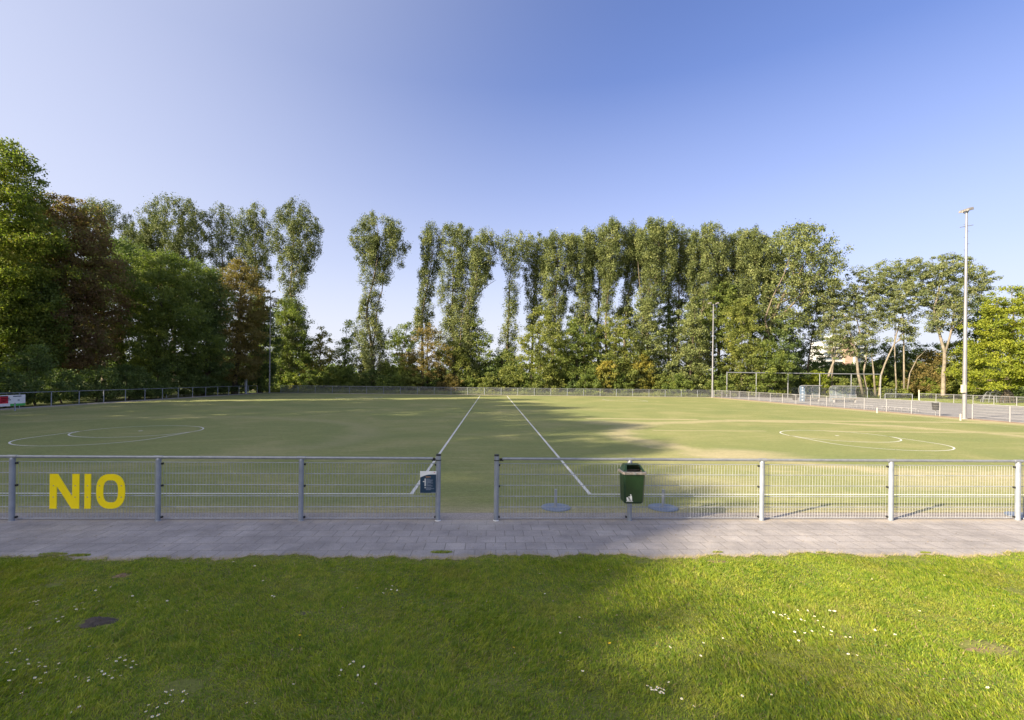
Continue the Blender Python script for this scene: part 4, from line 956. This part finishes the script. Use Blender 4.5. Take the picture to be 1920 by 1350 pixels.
# --- understorey trees behind the far fence
US = [
 (528, 80, 'green', [(560, 14, 10), (590, 40, 6), (640, 46, 0), (690, 50, 0), (730, 44, 0)], 'dark green tree wrapped around the far left mast'),
 (600, 84, 'yellow', [(612, 6, 0), (640, 20, 0), (680, 34, 0), (720, 40, 0)], 'yellowish pointed young tree in the wide sky gap'),
 (650, 86, 'green', [(598, 6, 4), (625, 14, 4), (655, 26, 2), (700, 36, 0)], 'feathery green tree against the foot of the lone poplar'),
 (752, 84, 'green', [(606, 10, 8), (630, 28, 4), (655, 32, 0), (690, 34, 0), (720, 36, 0)], 'layered green tree at the right end of the sky gap'),
 (800, 80, 'rust', [(610, 10, 0), (635, 30, 0), (670, 44, 0), (710, 42, 0)], 'brownish tree with thinning top below the slender poplar'),
 (852, 82, 'shrub', [(640, 10, 0), (665, 30, 0), (700, 42, 0), (728, 40, 0)], 'olive bushy tree beneath the dense poplar'),
 (905, 84, 'green', [(594, 8, -8), (620, 22, -4), (655, 26, 0), (690, 30, 0)], 'loose dark tree at the left of the narrow sky notch'),
 (945, 84, 'deep', [(655, 10, 0), (675, 26, 0), (700, 34, 0), (728, 34, 0)], 'low dark tree in the narrow sky notch'),
 (1015, 79, 'shrub', [(575, 10, 0), (600, 26, 0), (640, 48, 0), (690, 58, 0), (730, 50, 0)], 'pyramid shaped green tree behind the far fence'),
 (1080, 80, 'green', [(596, 16, 0), (625, 38, 0), (670, 46, 0), (715, 44, 0)], 'round deep green tree right of the pyramid shaped one'),
 (1090, 90, 'deep', [(590, 20, 0), (620, 40, 0), (670, 46, 0), (715, 44, 0)], 'dark tree in the second row behind the round green one'),
 (1150, 80, 'shrub', [(595, 16, 0), (620, 38, 0), (665, 48, 0), (715, 44, 0)], 'light green tree in front of the clear trunked poplar'),
 (1175, 90, 'deep', [(580, 20, 0), (620, 44, 0), (670, 50, 0), (715, 44, 0)], 'dark tree deep behind the light green one'),
 (1215, 81, 'poplar', [(562, 14, -8), (600, 30, -4), (650, 36, 0), (710, 36, 0)], 'ivy covered upright green tree between the yellow bushes and the mast'),
 (1260, 88, 'deep', [(560, 24, 0), (600, 44, 0), (660, 50, 0), (720, 44, 0)], 'dark rounded tree behind the ivy covered stems'),
 (1293, 79, 'poplar', [(570, 12, 0), (610, 26, 0), (660, 30, 0), (720, 30, 0)], 'column of ivy green foliage left of the far mast'),
 (1345, 84, 'green', [(530, 20, 0), (560, 44, 0), (620, 46, 0), (680, 44, 0), (725, 40, 0)], 'full green tree filling the space behind the far mast'),
 (1392, 79, 'shrub', [(560, 20, 0), (600, 34, 0), (650, 40, 0), (720, 40, 0)], 'olive green tree just right of the far mast'),
 (1445, 82, 'deep', [(590, 30, 0), (630, 46, 0), (680, 50, 0), (725, 46, 0)], 'dark green tree under the big leaning crown'),
 (1440, 77, 'green', [(640, 14, 0), (665, 30, 0), (700, 38, 0), (728, 36, 0)], 'lower green tree behind the left end of the ball catcher'),
 (1500, 88, 'deep', [(640, 20, 0), (665, 36, 0), (700, 44, 0), (728, 40, 0)], 'low dark tree left of the white tower block'),
 (1545, 96, 'deep', [(672, 20, 0), (690, 40, 0), (728, 44, 0)], 'dark bush mass under the white tower block'),
 (1600, 98, 'deep', [(682, 20, 0), (700, 40, 0), (728, 44, 0)], 'dark bush mass right below the brick part of the tower'),
 (1655, 92, 'deep', [(645, 14, 0), (665, 34, 0), (700, 40, 0), (728, 40, 0)], 'dark bushy tree behind the curved pale trunk'),
 (1720, 92, 'deep', [(642, 24, 0), (662, 46, 0), (700, 50, 0), (728, 46, 0)], 'dark round tree in the background right of the curved trunk'),
 (1742, 82, 'rust', [(655, 6, 4), (675, 22, 2), (700, 34, 0), (730, 40, 0)], 'spindly brownish young tree left of the near mast'),
 (1795, 80, 'shrub', [(640, 20, 0), (665, 32, 0), (700, 38, 0), (730, 38, 0)], 'yellow green young tree directly behind the near mast'),
]
for px, d, lf, prof, lab in US:
    area = sum((prof[i + 1][0] - prof[i][0]) * (prof[i + 1][1] + prof[i][1]) for i in range(len(prof) - 1)) * (d / F) ** 2
    tree('broadleaf_tree', lab, 'tree', px, d, [(a_, b_ * 1.12, c_) for a_, b_, c_ in prof] + [(738, prof[-1][1] * 0.8, 0)], leaf=lf, bark='bark_dark', ncl=int(40 + area * 2.6), rc=0.75, lpc=58, ls=0.25, stretch=0.75, rise=0.3, r0=0.2, group='smaller trees behind the far fence')

# --- big trees along the left side
LT = 'big trees along the left side of the pitch'
def big(name, label, px, d, prof, leaf, **kw):
    a = dict(group=LT, leaf=leaf, bark='bark_dark', ncl=420, rc=0.85, lpc=75, ls=0.21, stretch=0.7, rise=0.35, r0=0.35); a.update(kw); a['ncl'] = int(a['ncl'] * 1.4)
    return tree(name, label, 'tree', px, d, prof, **a)
big('maple_tree', 'tallest tree, sunlit green maple with reddish top at the left edge of the picture', -10, 43, [(262, 22, 12), (300, 56, 14), (340, 70, 6), (390, 84, 8), (450, 100, 10), (540, 96, 0), (620, 84, 0), (690, 70, 0)], 'maple', ncl=620)
big('copper_tree', 'dark copper leaved tree beside the maple at left', 135, 48, [(366, 22, -26), (386, 56, -20), (420, 76, -12), (480, 84, -4), (560, 84, 4), (640, 78, 0), (700, 60, 0)], 'copper', ncl=470)
big('maple_tree', 'green maple with sunlit crown between the copper and the rust coloured tree', 305, 56, [(474, 26, 0), (492, 60, 0), (530, 80, 0), (590, 84, 0), (650, 76, 0), (700, 60, 0)], 'green', ncl=440)
big('maple_tree', 'lower green tree in front of the copper one, beside the tall maple', 62, 44, [(500, 14, 0), (530, 34, 0), (590, 46, 0), (650, 44, 0), (700, 36, 0)], 'green', ncl=170)
big('dark_tree', 'dark green tree tucked behind the sunlit maple', 382, 61, [(498, 16, -8), (520, 36, 0), (570, 42, 0), (640, 42, 0), (700, 40, 0)], 'deep', ncl=260)
big('rust_tree', 'rust coloured tree at the end of the left row', 440, 67, [(490, 14, 6), (510, 40, 0), (550, 54, 0), (610, 58, 0), (670, 52, 0), (710, 44, 0)], 'rust', ncl=330, ls=0.22)
big('dark_tree', 'dark tree near the far left corner post', 488, 72, [(560, 14, 0), (590, 26, 0), (640, 32, 0), (700, 34, 0), (730, 30, 0)], 'deep', ncl=150, ls=0.24)
big('dark_tree', 'dark tree behind the copper one, showing at its foot', 60, 52, [(430, 40, 0), (500, 90, 0), (600, 100, 0), (700, 80, 0)], 'deep', ncl=360, ls=0.24)
big('dark_tree', 'dark tree behind the copper and the sunlit maple', 225, 60, [(440, 30, 0), (500, 70, 0), (600, 80, 0), (700, 70, 0)], 'deep', ncl=300, ls=0.24)
# trees of the same row beside and behind the viewer; they throw the long shadows
def sq(h, w_):     # simple metre-based profile turned into the px form at d = F (1 px = 1 m)
    return [(h, w_ * 0.45, 0), (h * 0.92, w_ * 0.85, 0), (h * 0.65, w_, 0), (h * 0.35, w_ * 0.95, 0), (2.0, w_ * 0.7, 0)]
def row_tree(x, y, h, w_, leaf, label, ncl=400):
    prof = [(CY - (z - CAMH), hw_, o_) for z, hw_, o_ in sq(h, w_)]
    tree('broadleaf_tree', label, 'tree', CX, F, prof, leaf=leaf, bark='bark_dark', ncl=ncl, rc=1.25, lpc=70, ls=0.42, stretch=0.8, rise=0.35, r0=0.35, group=LT, world=(x, y))
ROWT = [(-43.5, 33, 23, 6.0, 'maple'), (-43, 25, 24, 5.5, 'green'), (-43, 17, 24.6, 5.5, 'green'), (-43, 9, 24.6, 5.5, 'deep'), (-42.5, 1.5, 24.6, 5, 'green'), (-43, -6, 24.0, 5.2, 'green'),
        (-43.5, -13.5, 24.0, 5.6, 'deep'), (-42.5, -20.5, 21.8, 5.8, 'green'), (-50, 21, 23, 6, 'deep'), (-50, 5, 24, 6, 'deep'), (-50, -2, 23.5, 6, 'deep'), (-50, -10, 23, 6, 'deep'), (-47, -17.5, 23.6, 6, 'deep'), (-46, -25, 20.5, 5.8, 'deep')]
NTH = ['first', 'second', 'third', 'fourth', 'fifth', 'sixth', 'seventh', 'eighth']
for i, (x, y, h, w_, lf) in enumerate(ROWT):
    row_tree(x, y, h, w_, lf, ('tall tree of the left row outside the picture, %s one nearer than the maple' % NTH[i]) if i < 8 else 'tall tree in the back row outside the left edge, tree %s' % NTH[i - 8], ncl=400 if y < 6 else 240)

# --- shrubs and hedges
SH = 'shrubs growing along the fences'
def shrub(label, px, d, h, hwm, leaf, lpc=60, ls=0.24, world=None, cat='shrub', name='shrub', rc=0.5, n=None):
    prof = [(CY - (h - CAMH), hwm * 0.35, 0), (CY - (h * 0.75 - CAMH), hwm * 0.85, 0), (CY - (h * 0.35 - CAMH), hwm, 0), (CY - (0.25 - CAMH), hwm * 0.9, 0)]
    x, y = P(px, d) if world is None else world
    tree(name, label, cat, CX, F, prof, leaf=leaf, bark='bark_dark', ncl=n or int(14 + h * hwm * 6.5), rc=rc, lpc=lpc, ls=ls, stretch=0.8, rise=0.3, r0=0.07, group=SH, world=(x, y), tip=0.01)
far = [(520, 2.6, 'deep'), (545, 3.2, 'maple'), (580, 3.4, 'green'), (618, 4.2, 'green'), (655, 4.0, 'green'), (695, 3.6, 'deep'), (735, 3.0, 'green'), (770, 3.6, 'shrub'), (808, 3.4, 'deep'), (845, 3.0, 'rust'),
       (882, 2.6, 'green'), (918, 3.2, 'shrub'), (955, 4.6, 'shrub'), (995, 3.8, 'green'), (1035, 4.8, 'shrub'), (1072, 3.0, 'deep'), (1105, 4.0, 'green'), (1135, 5.6, 'yellow'), (1165, 3.4, 'green'),
       (1205, 6.6, 'yellow'), (1240, 3.6, 'shrub'), (1272, 3.4, 'green'), (1310, 3.8, 'shrub'), (1355, 3.2, 'green'), (1392, 4.6, 'green'), (1425, 3.6, 'shrub'), (1462, 5.0, 'shrub'), (1500, 3.2, 'deep'), (1532, 4.4, 'lime'),
       (1568, 3.4, 'shrub'), (1605, 3.2, 'willow'), (1640, 3.8, 'lime'), (1680, 3.0, 'shrub'), (1712, 3.2, 'rust'), (1745, 3.4, 'maple'), (1778, 3.6, 'lime'), (1812, 3.2, 'green'), (1850, 3.0, 'lime'), (1900, 2.6, 'deep'), (1940, 3.0, 'deep')]
ADJ = {'deep': 'dark green', 'maple': 'fresh green', 'green': 'mid green', 'shrub': 'olive green', 'rust': 'brownish', 'yellow': 'golden yellow', 'lime': 'bright lime', 'willow': 'greyish green'}
LM = [(505, 'the far left mast'), (600, 'the yellowish young tree'), (706, 'the lone poplar'), (806, 'the slender poplar'), (896, 'the poplar with the reaching branch'), (958, 'the poplar with the bare waist'), (1046, 'the round topped poplar'),
      (1143, 'the clear trunked poplar'), (1228, 'the forked poplar'), (1336, 'the far floodlight mast'), (1363, 'the left end post of the ball catcher'), (1446, 'the big leaning tree'), (1526, 'the left shelter'), (1592, 'the right shelter'), (1651, 'the right end of the ball catcher'),
      (1723, 'the cream marker post'), (1770, 'the forked willow'), (1808, 'the near floodlight mast'), (1870, 'the stored goal frames')]
rs = random.Random(5); used = {}
for i, (px, h, lf) in enumerate(far):
    d = 77 + rs.uniform(-1.2, 2.5) + (3 if px > 1380 else 0)
    nm = min(LM, key=lambda q: abs(q[0] - px)); side = 'below' if abs(nm[0] - px) < 12 else ('left of' if px < nm[0] else 'right of')
    lab = '%s %s shrub %s %s' % ('tall' if h > 4.3 else ('low' if h < 3.1 else 'bushy'), ADJ[lf], side, nm[1])
    if lab in used: lab += ', the farther out'
    used[lab] = 1
    shrub(lab, px, d, h, 2.1, lf)
# dark hedge along the left fence: individual hazel bushes
ys = list(np.arange(12, 73, 3.1))
for i, y in enumerate(ys):
    h = 3.2 + 1.0 * math.sin(i * 2.3) + 0.4 * math.sin(i * 5.1)
    vis = y > 28
    shrub(('dark hedge bush behind the left fence, %s from the far corner' % (['first', 'second', 'third', 'fourth', 'fifth', 'sixth', 'seventh', 'eighth', 'ninth', 'tenth', 'eleventh', 'twelfth', 'thirteenth', 'fourteenth', 'fifteenth', 'sixteenth'][len(ys) - 1 - i])) if len(ys) - 1 - i < 16 else 'dark hedge bush outside the left edge of the picture, %s metres ahead' % {12: 'twelve', 15: 'fifteen', 18: 'eighteen', 21: 'twenty-one', 24: 'twenty-four', 27: 'twenty-seven'}.get(int(y), 'thirty'),
          0, 0, h, 2.0, 'deep', world=(-36.6 + 0.5 * math.sin(i * 1.7), float(y)), cat='bush', name='hedge_bush', ls=0.17, lpc=75, n=70)
# far woodland reading as one mass
def far_wood():
    rng = np.random.default_rng(77); C = []
    for i in range(620):
        x = rng.uniform(-330, 330); y = 165 + rng.uniform(-12, 25); h = 7 + 3.0 * math.sin(x * 0.05) + 1.5 * math.sin(x * 0.17)
        for q in range(4): C.append((x + rng.normal() * 2, y + rng.normal() * 2, rng.uniform(0.2, 1) * h))
    C = np.array(C); ci = np.repeat(np.arange(len(C)), 26); u = rnd_unit(rng, len(ci)); Pp = C[ci] + u * rng.uniform(size=(len(ci), 1)) ** .5 * 3.0
    LV = leaf_arrays(rng, Pp, u, 1.3); m = len(ci)
    o = npmesh('distant_wood', LV, np.full(m, 4), np.arange(4 * m), M['deep']); meta(o, 'low dark belt of distant woodland behind the trees', 'woodland', None, 'stuff')
far_wood()

# ------------------------------------------------------------------ lawn grass
def grass():
    rng = np.random.default_rng(3)
    N = 800000
    d = rng.uniform(2.6, 6.85, N * 2); x = rng.uniform(-11, 11, N * 2)
    ok = np.abs(x) < d * 1.12 + 2.9; x = x[ok]; y = d[ok]; x = x[:N]; y = y[:N]
    # bare spots
    bare = [(*G(228, 1082), .10), (*G(98, 1100), .08), (*G(183, 1168), .16), (*G(568, 1155), .08), (*G(1852, 1222), .20), (*G(1345, 1055), .13), (*G(345, 1295), .12), (*G(1905, 1108), .10), (*G(1205, 1056), .1)]
    nz = np.sin(x * 2.1 + 1.3 * np.sin(y * 1.7)) * np.sin(y * 2.9 + 1.1 * np.sin(x * 1.3)) + 0.6 * np.sin(x * 5.3 + y * 3.7) * np.sin(y * 6.1 - x * 2.2) + 0.4 * np.sin(x * 13 + 3 * y) * np.sin(11 * y - 4 * x)
    nz = np.clip(nz, -0.9, 1.2)
    keep = y < edge_y(x) + rng.normal(size=len(x)) * 0.03
    keep &= rng.uniform(size=len(x)) < 0.93 + 0.07 * nz
    for bx_, by_, br in bare:
        q = ((x - bx_) / 1.5) ** 2 + (y - by_) ** 2; keep &= ~((q < (br * 0.8) ** 2) & (rng.uniform(size=len(x)) < 0.93))
    x = x[keep]; y = y[keep]; nz = nz[keep]; n = len(x)
    z = lawnz(x, y) + 0.010
    h = 0.024 * rng.uniform(0.45, 1.35, n) * (1 + 0.35 * nz) * (1 + 0.5 * np.sin(x * 31 + 3 * np.sin(y * 17)) * np.sin(y * 37 + 2 * np.sin(x * 13))); long_ = rng.uniform(size=n) < 0.02; h[long_] *= 1.8
    h *= np.clip((edge_y(x) - y) / 0.25, 0.45, 1)
    an = rng.uniform(0, 2 * math.pi, n); wd = rng.uniform(0.0022, 0.0042, n); lean = rng.uniform(0.4, 1.7, n) * h; la = rng.uniform(0, 2 * math.pi, n) * 0.5 + np.sin(x * 1.3 + y) * 1.5
    ca, sa = np.cos(an) * wd, np.sin(an) * wd; lx, ly = np.cos(la) * lean, np.sin(la) * lean
    V = np.empty((n, 5, 3))
    V[:, 0] = np.stack([x - ca, y - sa, z], 1); V[:, 1] = np.stack([x + ca, y + sa, z], 1)
    V[:, 2] = np.stack([x + ca * .8 + lx * .35, y + sa * .8 + ly * .35, z + h * .62], 1); V[:, 3] = np.stack([x - ca * .8 + lx * .35, y - sa * .8 + ly * .35, z + h * .62], 1)
    V[:, 4] = np.stack([x + lx, y + ly, z + h], 1)
    b = np.arange(n) * 5
    idx = np.stack([b, b + 1, b + 2, b + 3, b + 3, b + 2, b + 4], 1).ravel(); fn = np.tile([4, 3], n)
    o = npmesh('grass', V.reshape(-1, 3), fn, idx, M['blade'], False); meta(o, 'short green mown grass of the foreground lawn with tufts', 'grass', None, 'stuff')
    # clover and weed leaves
    m = 9000; xx = rng.uniform(-9, 9, m); yy = rng.uniform(2.8, 6.5, m); f = np.sin(xx * 2.7 + 1) * np.sin(yy * 3.3 + xx) > 0.25; xx = xx[f]; yy = yy[f]; k = len(xx)
    C = np.stack([xx, yy, lawnz(xx, yy) + rng.uniform(0.02, 0.045, k)], 1); LV = leaf_arrays(rng, C, np.tile([0, 0, 1.5], (k, 1)), 0.022, 0.9)
    o = npmesh('clover', LV, np.full(k, 4), np.arange(4 * k), M['clover']); meta(o, 'small round clover and weed leaves among the lawn grass', 'clover', None, 'stuff')
    # straw and dry stalks along the pavement edge
    m = 9000; xx = rng.uniform(-10, 10, m); yy = edge_y(xx) + rng.normal(size=m) * 0.035; C = np.stack([xx, yy, np.full(m, 0.018)], 1)
    an = rng.uniform(0, 6.28, m); L = rng.uniform(0.02, 0.07, m); up = rng.uniform(0.0, 0.045, m)
    A_ = np.stack([np.cos(an) * L, np.sin(an) * L * .5, up], 1); B_ = np.stack([-np.sin(an), np.cos(an), np.zeros(m)], 1) * 0.0016
    V = np.stack([C - B_, C + B_, C + A_], 1).reshape(-1, 3)
    o = npmesh('straw', V, np.full(m, 3), np.arange(3 * m), M['straw']); meta(o, 'dry straw coloured stalks along the pavement edge', 'dry grass', None, 'stuff')
M['clover'] = leaf_mat('clover_leaves', (0.05, 0.11, 0.02), (0.08, 0.15, 0.025), (0.12, 0.20, 0.03), 0.3)
M['litter'] = mat_var('dry_leaf_litter', (0.12, 0.08, 0.04), (0.40, 0.33, 0.22), 3, 0.8)
grass()
def path_bits():
    rng = np.random.default_rng(12); m = 520
    xx = rng.uniform(-9, 9.5, m); yy = np.where(rng.uniform(size=m) < .45, rng.uniform(6.8, 8.4, m), rng.uniform(3.0, 6.6, m)); C = np.stack([xx, yy, np.where(yy > 6.75, 0.011, lawnz(xx, yy) + 0.034)], 1)
    LV = leaf_arrays(rng, C, np.tile([0, 0, 4.0], (m, 1)), 0.022, 0.7)
    o = npmesh('fallen_leaves', LV, np.full(m, 4), np.arange(4 * m), M['litter']); meta(o, 'small dry leaves and crumbs scattered on the pavement and lawn', 'fallen leaves', None, 'stuff')
    V = []
    for x0, y0, r in [(*G(828, 1036), .10), (*G(100, 1040), .12), (*G(150, 1042), .09), (*G(1345, 1036), .05), (*G(1540, 1037), .05), (*G(1735, 1037), .05)]:
        k = int(900 * r / .1); a = rng.uniform(0, 6.28, k); q = rng.uniform(size=k) ** .5 * r; x = x0 + np.cos(a) * q * 1.6; y = y0 + np.sin(a) * q * .5; an = rng.uniform(0, 6.28, k); h = rng.uniform(.01, .03, k)
        A = np.stack([x - np.cos(an) * .002, y - np.sin(an) * .002, np.full(k, .004)], 1); B = np.stack([x + np.cos(an) * .002, y + np.sin(an) * .002, np.full(k, .004)], 1); T = np.stack([x + rng.normal(size=k) * .012, y + rng.normal(size=k) * .012, h], 1)
        V.append(np.stack([A, B, T], 1).reshape(-1, 3))
    V = np.concatenate(V); o = npmesh('moss_tufts', V, np.full(len(V) // 3, 3), np.arange(len(V)), M['blade']); meta(o, 'small grass tufts growing in the pavement joints', 'weeds', None, 'stuff')
path_bits()
# rough grass at the foot of the fences
def verge():
    rng = np.random.default_rng(9); n = 26000
    xs = np.concatenate([rng.uniform(-34, 34, n), rng.uniform(61, 110, n)]); ys_ = np.concatenate([rng.uniform(73.6, 76.5, n), rng.uniform(58, 82, n)])
    m = 2 * n; h = np.concatenate([rng.uniform(0.15, 0.7, n), rng.uniform(0.03, 0.12, n)]); an = rng.uniform(0, 6.28, m); w_ = 0.03
    C = np.stack([xs, ys_, np.full(m, -0.04)], 1); B_ = np.stack([np.cos(an), np.sin(an), 0 * an], 1) * w_; T_ = np.stack([rng.normal(size=m) * h * .3, rng.normal(size=m) * h * .3, h], 1)
    V = np.stack([C - B_, C + B_, C + T_], 1).reshape(-1, 3)
    o = npmesh('tall_grass', V, np.full(m, 3), np.arange(3 * m), M['shrub']); meta(o, 'rough uncut grass behind the far fence', 'grass', None, 'stuff')
verge()

# flowers
M['petal'] = mat_var('white_petals', (0.72, 0.72, 0.72), (0.85, 0.85, 0.85), 50, 0.6)
M['gold'] = mat_var('flower_centre', (0.7, 0.45, 0.02), (0.8, 0.55, 0.03), 50, 0.6)
def daisy_mesh(r, petal_m, centre_m, npet=12):
    m = MB(); V = []; fs = []
    for k in range(npet):
        a = 2 * math.pi * k / npet; w_ = 0.20
        V += [(0, 0, 0.001), (r * .8 * math.cos(a - w_), r * .8 * math.sin(a - w_), 0.002), (r * math.cos(a), r * math.sin(a), 0.004), (r * .8 * math.cos(a + w_), r * .8 * math.sin(a + w_), 0.002)]
        fs.append((4 * k, 4 * k + 1, 4 * k + 2, 4 * k + 3))
    m.add(V, fs); me = m
    b = MB().cyl(0, 0, 0.002, 0.006, r * 0.38, 8, r * 0.2); s_ = MB().tube([(0, 0, -0.045), (0.003, 0, -0.02), (0, 0, 0)], 0.0012, 4)
    return me, b, s_
rd = random.Random(21); PROTO = {}
def flower(x, y, kind, label, group):
    z = float(lawnz(np.array([x]), np.array([y]))[0]) + 0.012 + 0.045
    if kind not in PROTO:
        t = thing('daisy' if kind == 'd' else 'dandelion', label, 'flower', (0, 0, 0), group)
        pet, cen, ste = daisy_mesh(0.0105 if kind == 'd' else 0.012, None, None)
        pet.build('petals', M['petal'] if kind == 'd' else M['gold'], t); cen.build('centre', M['gold'], t); ste.build('stem', M['clover'], t)
        PROTO[kind] = t; o = t
    else:
        src = PROTO[kind]; o = src.copy(); COL.objects.link(o)
        for c in src.children: c2 = c.copy(); COL.objects.link(c2); c2.parent = o
        meta(o, label, None, group)
    o.location = (x, y, z); s = rd.uniform(0.75, 1.25); o.scale = (s, s, s); o.rotation_euler = (rd.uniform(-.5, .1), rd.uniform(-.3, .3), rd.uniform(0, 6)); return o
def dz(zx, zy, ox=0, oy=1000, s=2.4): return (ox + zx / s, oy + zy / s)
A1 = [dz(a, b) for a, b in ((540, 562), (566, 552), (485, 570), (522, 579), (562, 574), (598, 580), (566, 600), (613, 598), (590, 611), (445, 620), (398, 657), (490, 650), (543, 650), (470, 642), (398, 672), (340, 650), (505, 662), (458, 628), (518, 622))]
A2 = [dz(a, b) for a, b in ((775, 727), (745, 733), (826, 730), (840, 740), (765, 745), (822, 768), (758, 772), (708, 792), (668, 782), (657, 808), (685, 828), (712, 822), (747, 778))]
A3 = [dz(a, b) for a, b in ((70, 523), (88, 534), (52, 543), (30, 592), (62, 627), (122, 575), (128, 595), (175, 586), (176, 602), (205, 628), (257, 613), (265, 590), (203, 603), (157, 652), (182, 655), (40, 674), (96, 722), (182, 672))]
A4 = [dz(a, b) for a, b in ((135, 326), (152, 320), (160, 322), (171, 317), (166, 336), (252, 387), (262, 398), (135, 428), (283, 380), (335, 343), (343, 354), (377, 352), (370, 330), (430, 278), (438, 304), (445, 318), (497, 258), (596, 290), (618, 314), (655, 310), (752, 311), (843, 357), (402, 523))]
A5 = [dz(a, b) for a, b in ((1225, 284), (1234, 288), (1050, 135), (1146, 152), (1183, 223), (1737, 268), (1760, 270), (1765, 255), (1787, 272), (1724, 282), (1607, 262), (1575, 604), (1590, 590), (1535, 632), (1528, 657), (1637, 612), (1610, 655), (1320, 693), (1148, 776), (1110, 770), (1690, 688), (318, 828), (357, 803))]
def dy(zx, zy): return (1000 + zx / 2.087, 1020 + zy / 2.087)
B1 = [dy(a, b) for a, b in ((968, 282), (985, 278), (995, 285), (998, 296), (975, 286), (1035, 262), (1073, 266), (1062, 303), (1048, 298), (1100, 288), (1113, 304), (1176, 274), (1181, 276), (1160, 272), (940, 273), (1023, 345), (1063, 352), (1090, 348), (1038, 374), (1135, 333), (1166, 352), (1165, 368))]
B2 = [dy(a, b) for a, b in ((446, 568), (460, 576), (470, 586), (485, 575), (497, 578), (510, 584), (500, 592), (508, 598), (495, 597), (480, 586), (462, 584), (530, 553), (580, 620), (628, 648))]
B3 = [dy(a, b) for a, b in ((1232, 438), (1267, 445), (1222, 380), (1240, 380), (1337, 355), (1415, 372), (1608, 133), (1325, 147), (1535, 212), (1800, 255), (655, 447), (666, 400), (137, 475), (193, 510), (105, 366), (180, 305), (45, 190), (25, 122), (1778, 573), (1512, 263), (817, 607), (932, 590), (535, 410), (742, 372))]
ORD = ['first', 'second', 'third', 'fourth', 'fifth', 'sixth', 'seventh', 'eighth', 'ninth', 'tenth', 'eleventh', 'twelfth', 'thirteenth', 'fourteenth', 'fifteenth', 'sixteenth', 'seventeenth', 'eighteenth', 'nineteenth',
       'twentieth', 'twenty-first', 'twenty-second', 'twenty-third', 'twenty-fourth', 'twenty-fifth', 'twenty-sixth']
for pts, lab, grp in ((A1, 'dense cluster in the lower left lawn', 'daisies in the dense lower left cluster'), (A2, 'cluster at the bottom edge left of centre', 'daisies in the bottom edge cluster'),
                      (A3, 'loose scatter at the far lower left', 'daisies loosely scattered at lower left'), (A4, 'scatter below the yellow letters', 'daisies below the yellow letters'),
                      (A5, 'sparse scatter in the middle shaded lawn', 'single daisies in the middle of the shaded lawn'), (B1, 'sunlit cluster right of centre', 'daisies in the sunlit cluster'),
                      (B2, 'tight bunch at the bottom right of centre', 'daisies in the tight bottom bunch'), (B3, 'sparse scatter on the sunlit right lawn', 'single daisies on the sunlit lawn')):
    for n_, (px, py) in enumerate(sorted(pts)):
        x, y = G(px, min(py, 1349)); flower(x * 0.985, y * 0.985, 'd', 'white daisy, %s from the left in the %s' % (ORD[n_], lab), grp)
for (px, py), lab in (((963, 1218), 'small yellow dandelion in the sun just right of the lawn centre'), ((562, 1196), 'small yellow dandelion in the shaded lawn left of centre'), ((1143, 1212), 'small yellow dandelion near the edge of the shade')):
    x, y = G(px, py); f_ = flower(x * 0.985, y * 0.985, 'y', lab, None)
    if 'category' not in f_: f_['category'] = 'flower'
# mounds of earth
def mound(px, py, rx, ry, h, label, mat_):
    x, y = G(px, py); rng = random.Random(int(px)); m = MB(); nr, na = 7, 20; V = [(x, y, h + 0.01)]
    for i in range(1, nr + 1):
        q = i / nr
        for k in range(na):
            a = 2 * math.pi * k / na; rr_ = q * (1 + 0.22 * math.sin(3 * a + px) + 0.12 * rng.uniform(-1, 1))
            V.append((x + rx * rr_ * math.cos(a), y + ry * rr_ * math.sin(a), 0.008 + h * (1 - q * q) + rng.uniform(-1, 1) * h * 0.18))
    fs = [(0, 1 + k, 1 + (k + 1) % na) for k in range(na)]
    for i in range(nr - 1):
        for k in range(na): b = 1 + i * na; fs.append((b + k, b + na + k, b + na + (k + 1) % na, b + (k + 1) % na))
    o = m.add(V, fs).build('earth_mound', mat_, None, True); meta(o, label, 'earth mound')
mound(183, 1168, 0.15, 0.10, 0.035, 'dark grey patch of earth in the shaded lawn at left', M['earth'])
mound(568, 1156, 0.07, 0.06, 0.02, 'small grey patch of earth in the shaded lawn, left of centre', M['earth'])
mound(228, 1082, 0.09, 0.08, 0.03, 'brown molehill in the lawn below the yellow letter O', M['dry'])
mound(1852, 1222, 0.20, 0.14, 0.02, 'bare sandy patch in the sunlit lawn at far right', M['dry'])
mound(1345, 1055, 0.13, 0.06, 0.015, 'bare sandy patch in the lawn by the pavement edge, right of the bin shadow', M['dry'])

for o in bpy.data.objects:
    if o.type == 'EMPTY' and o.parent is None and 'category' not in o: o['category'] = 'thing'
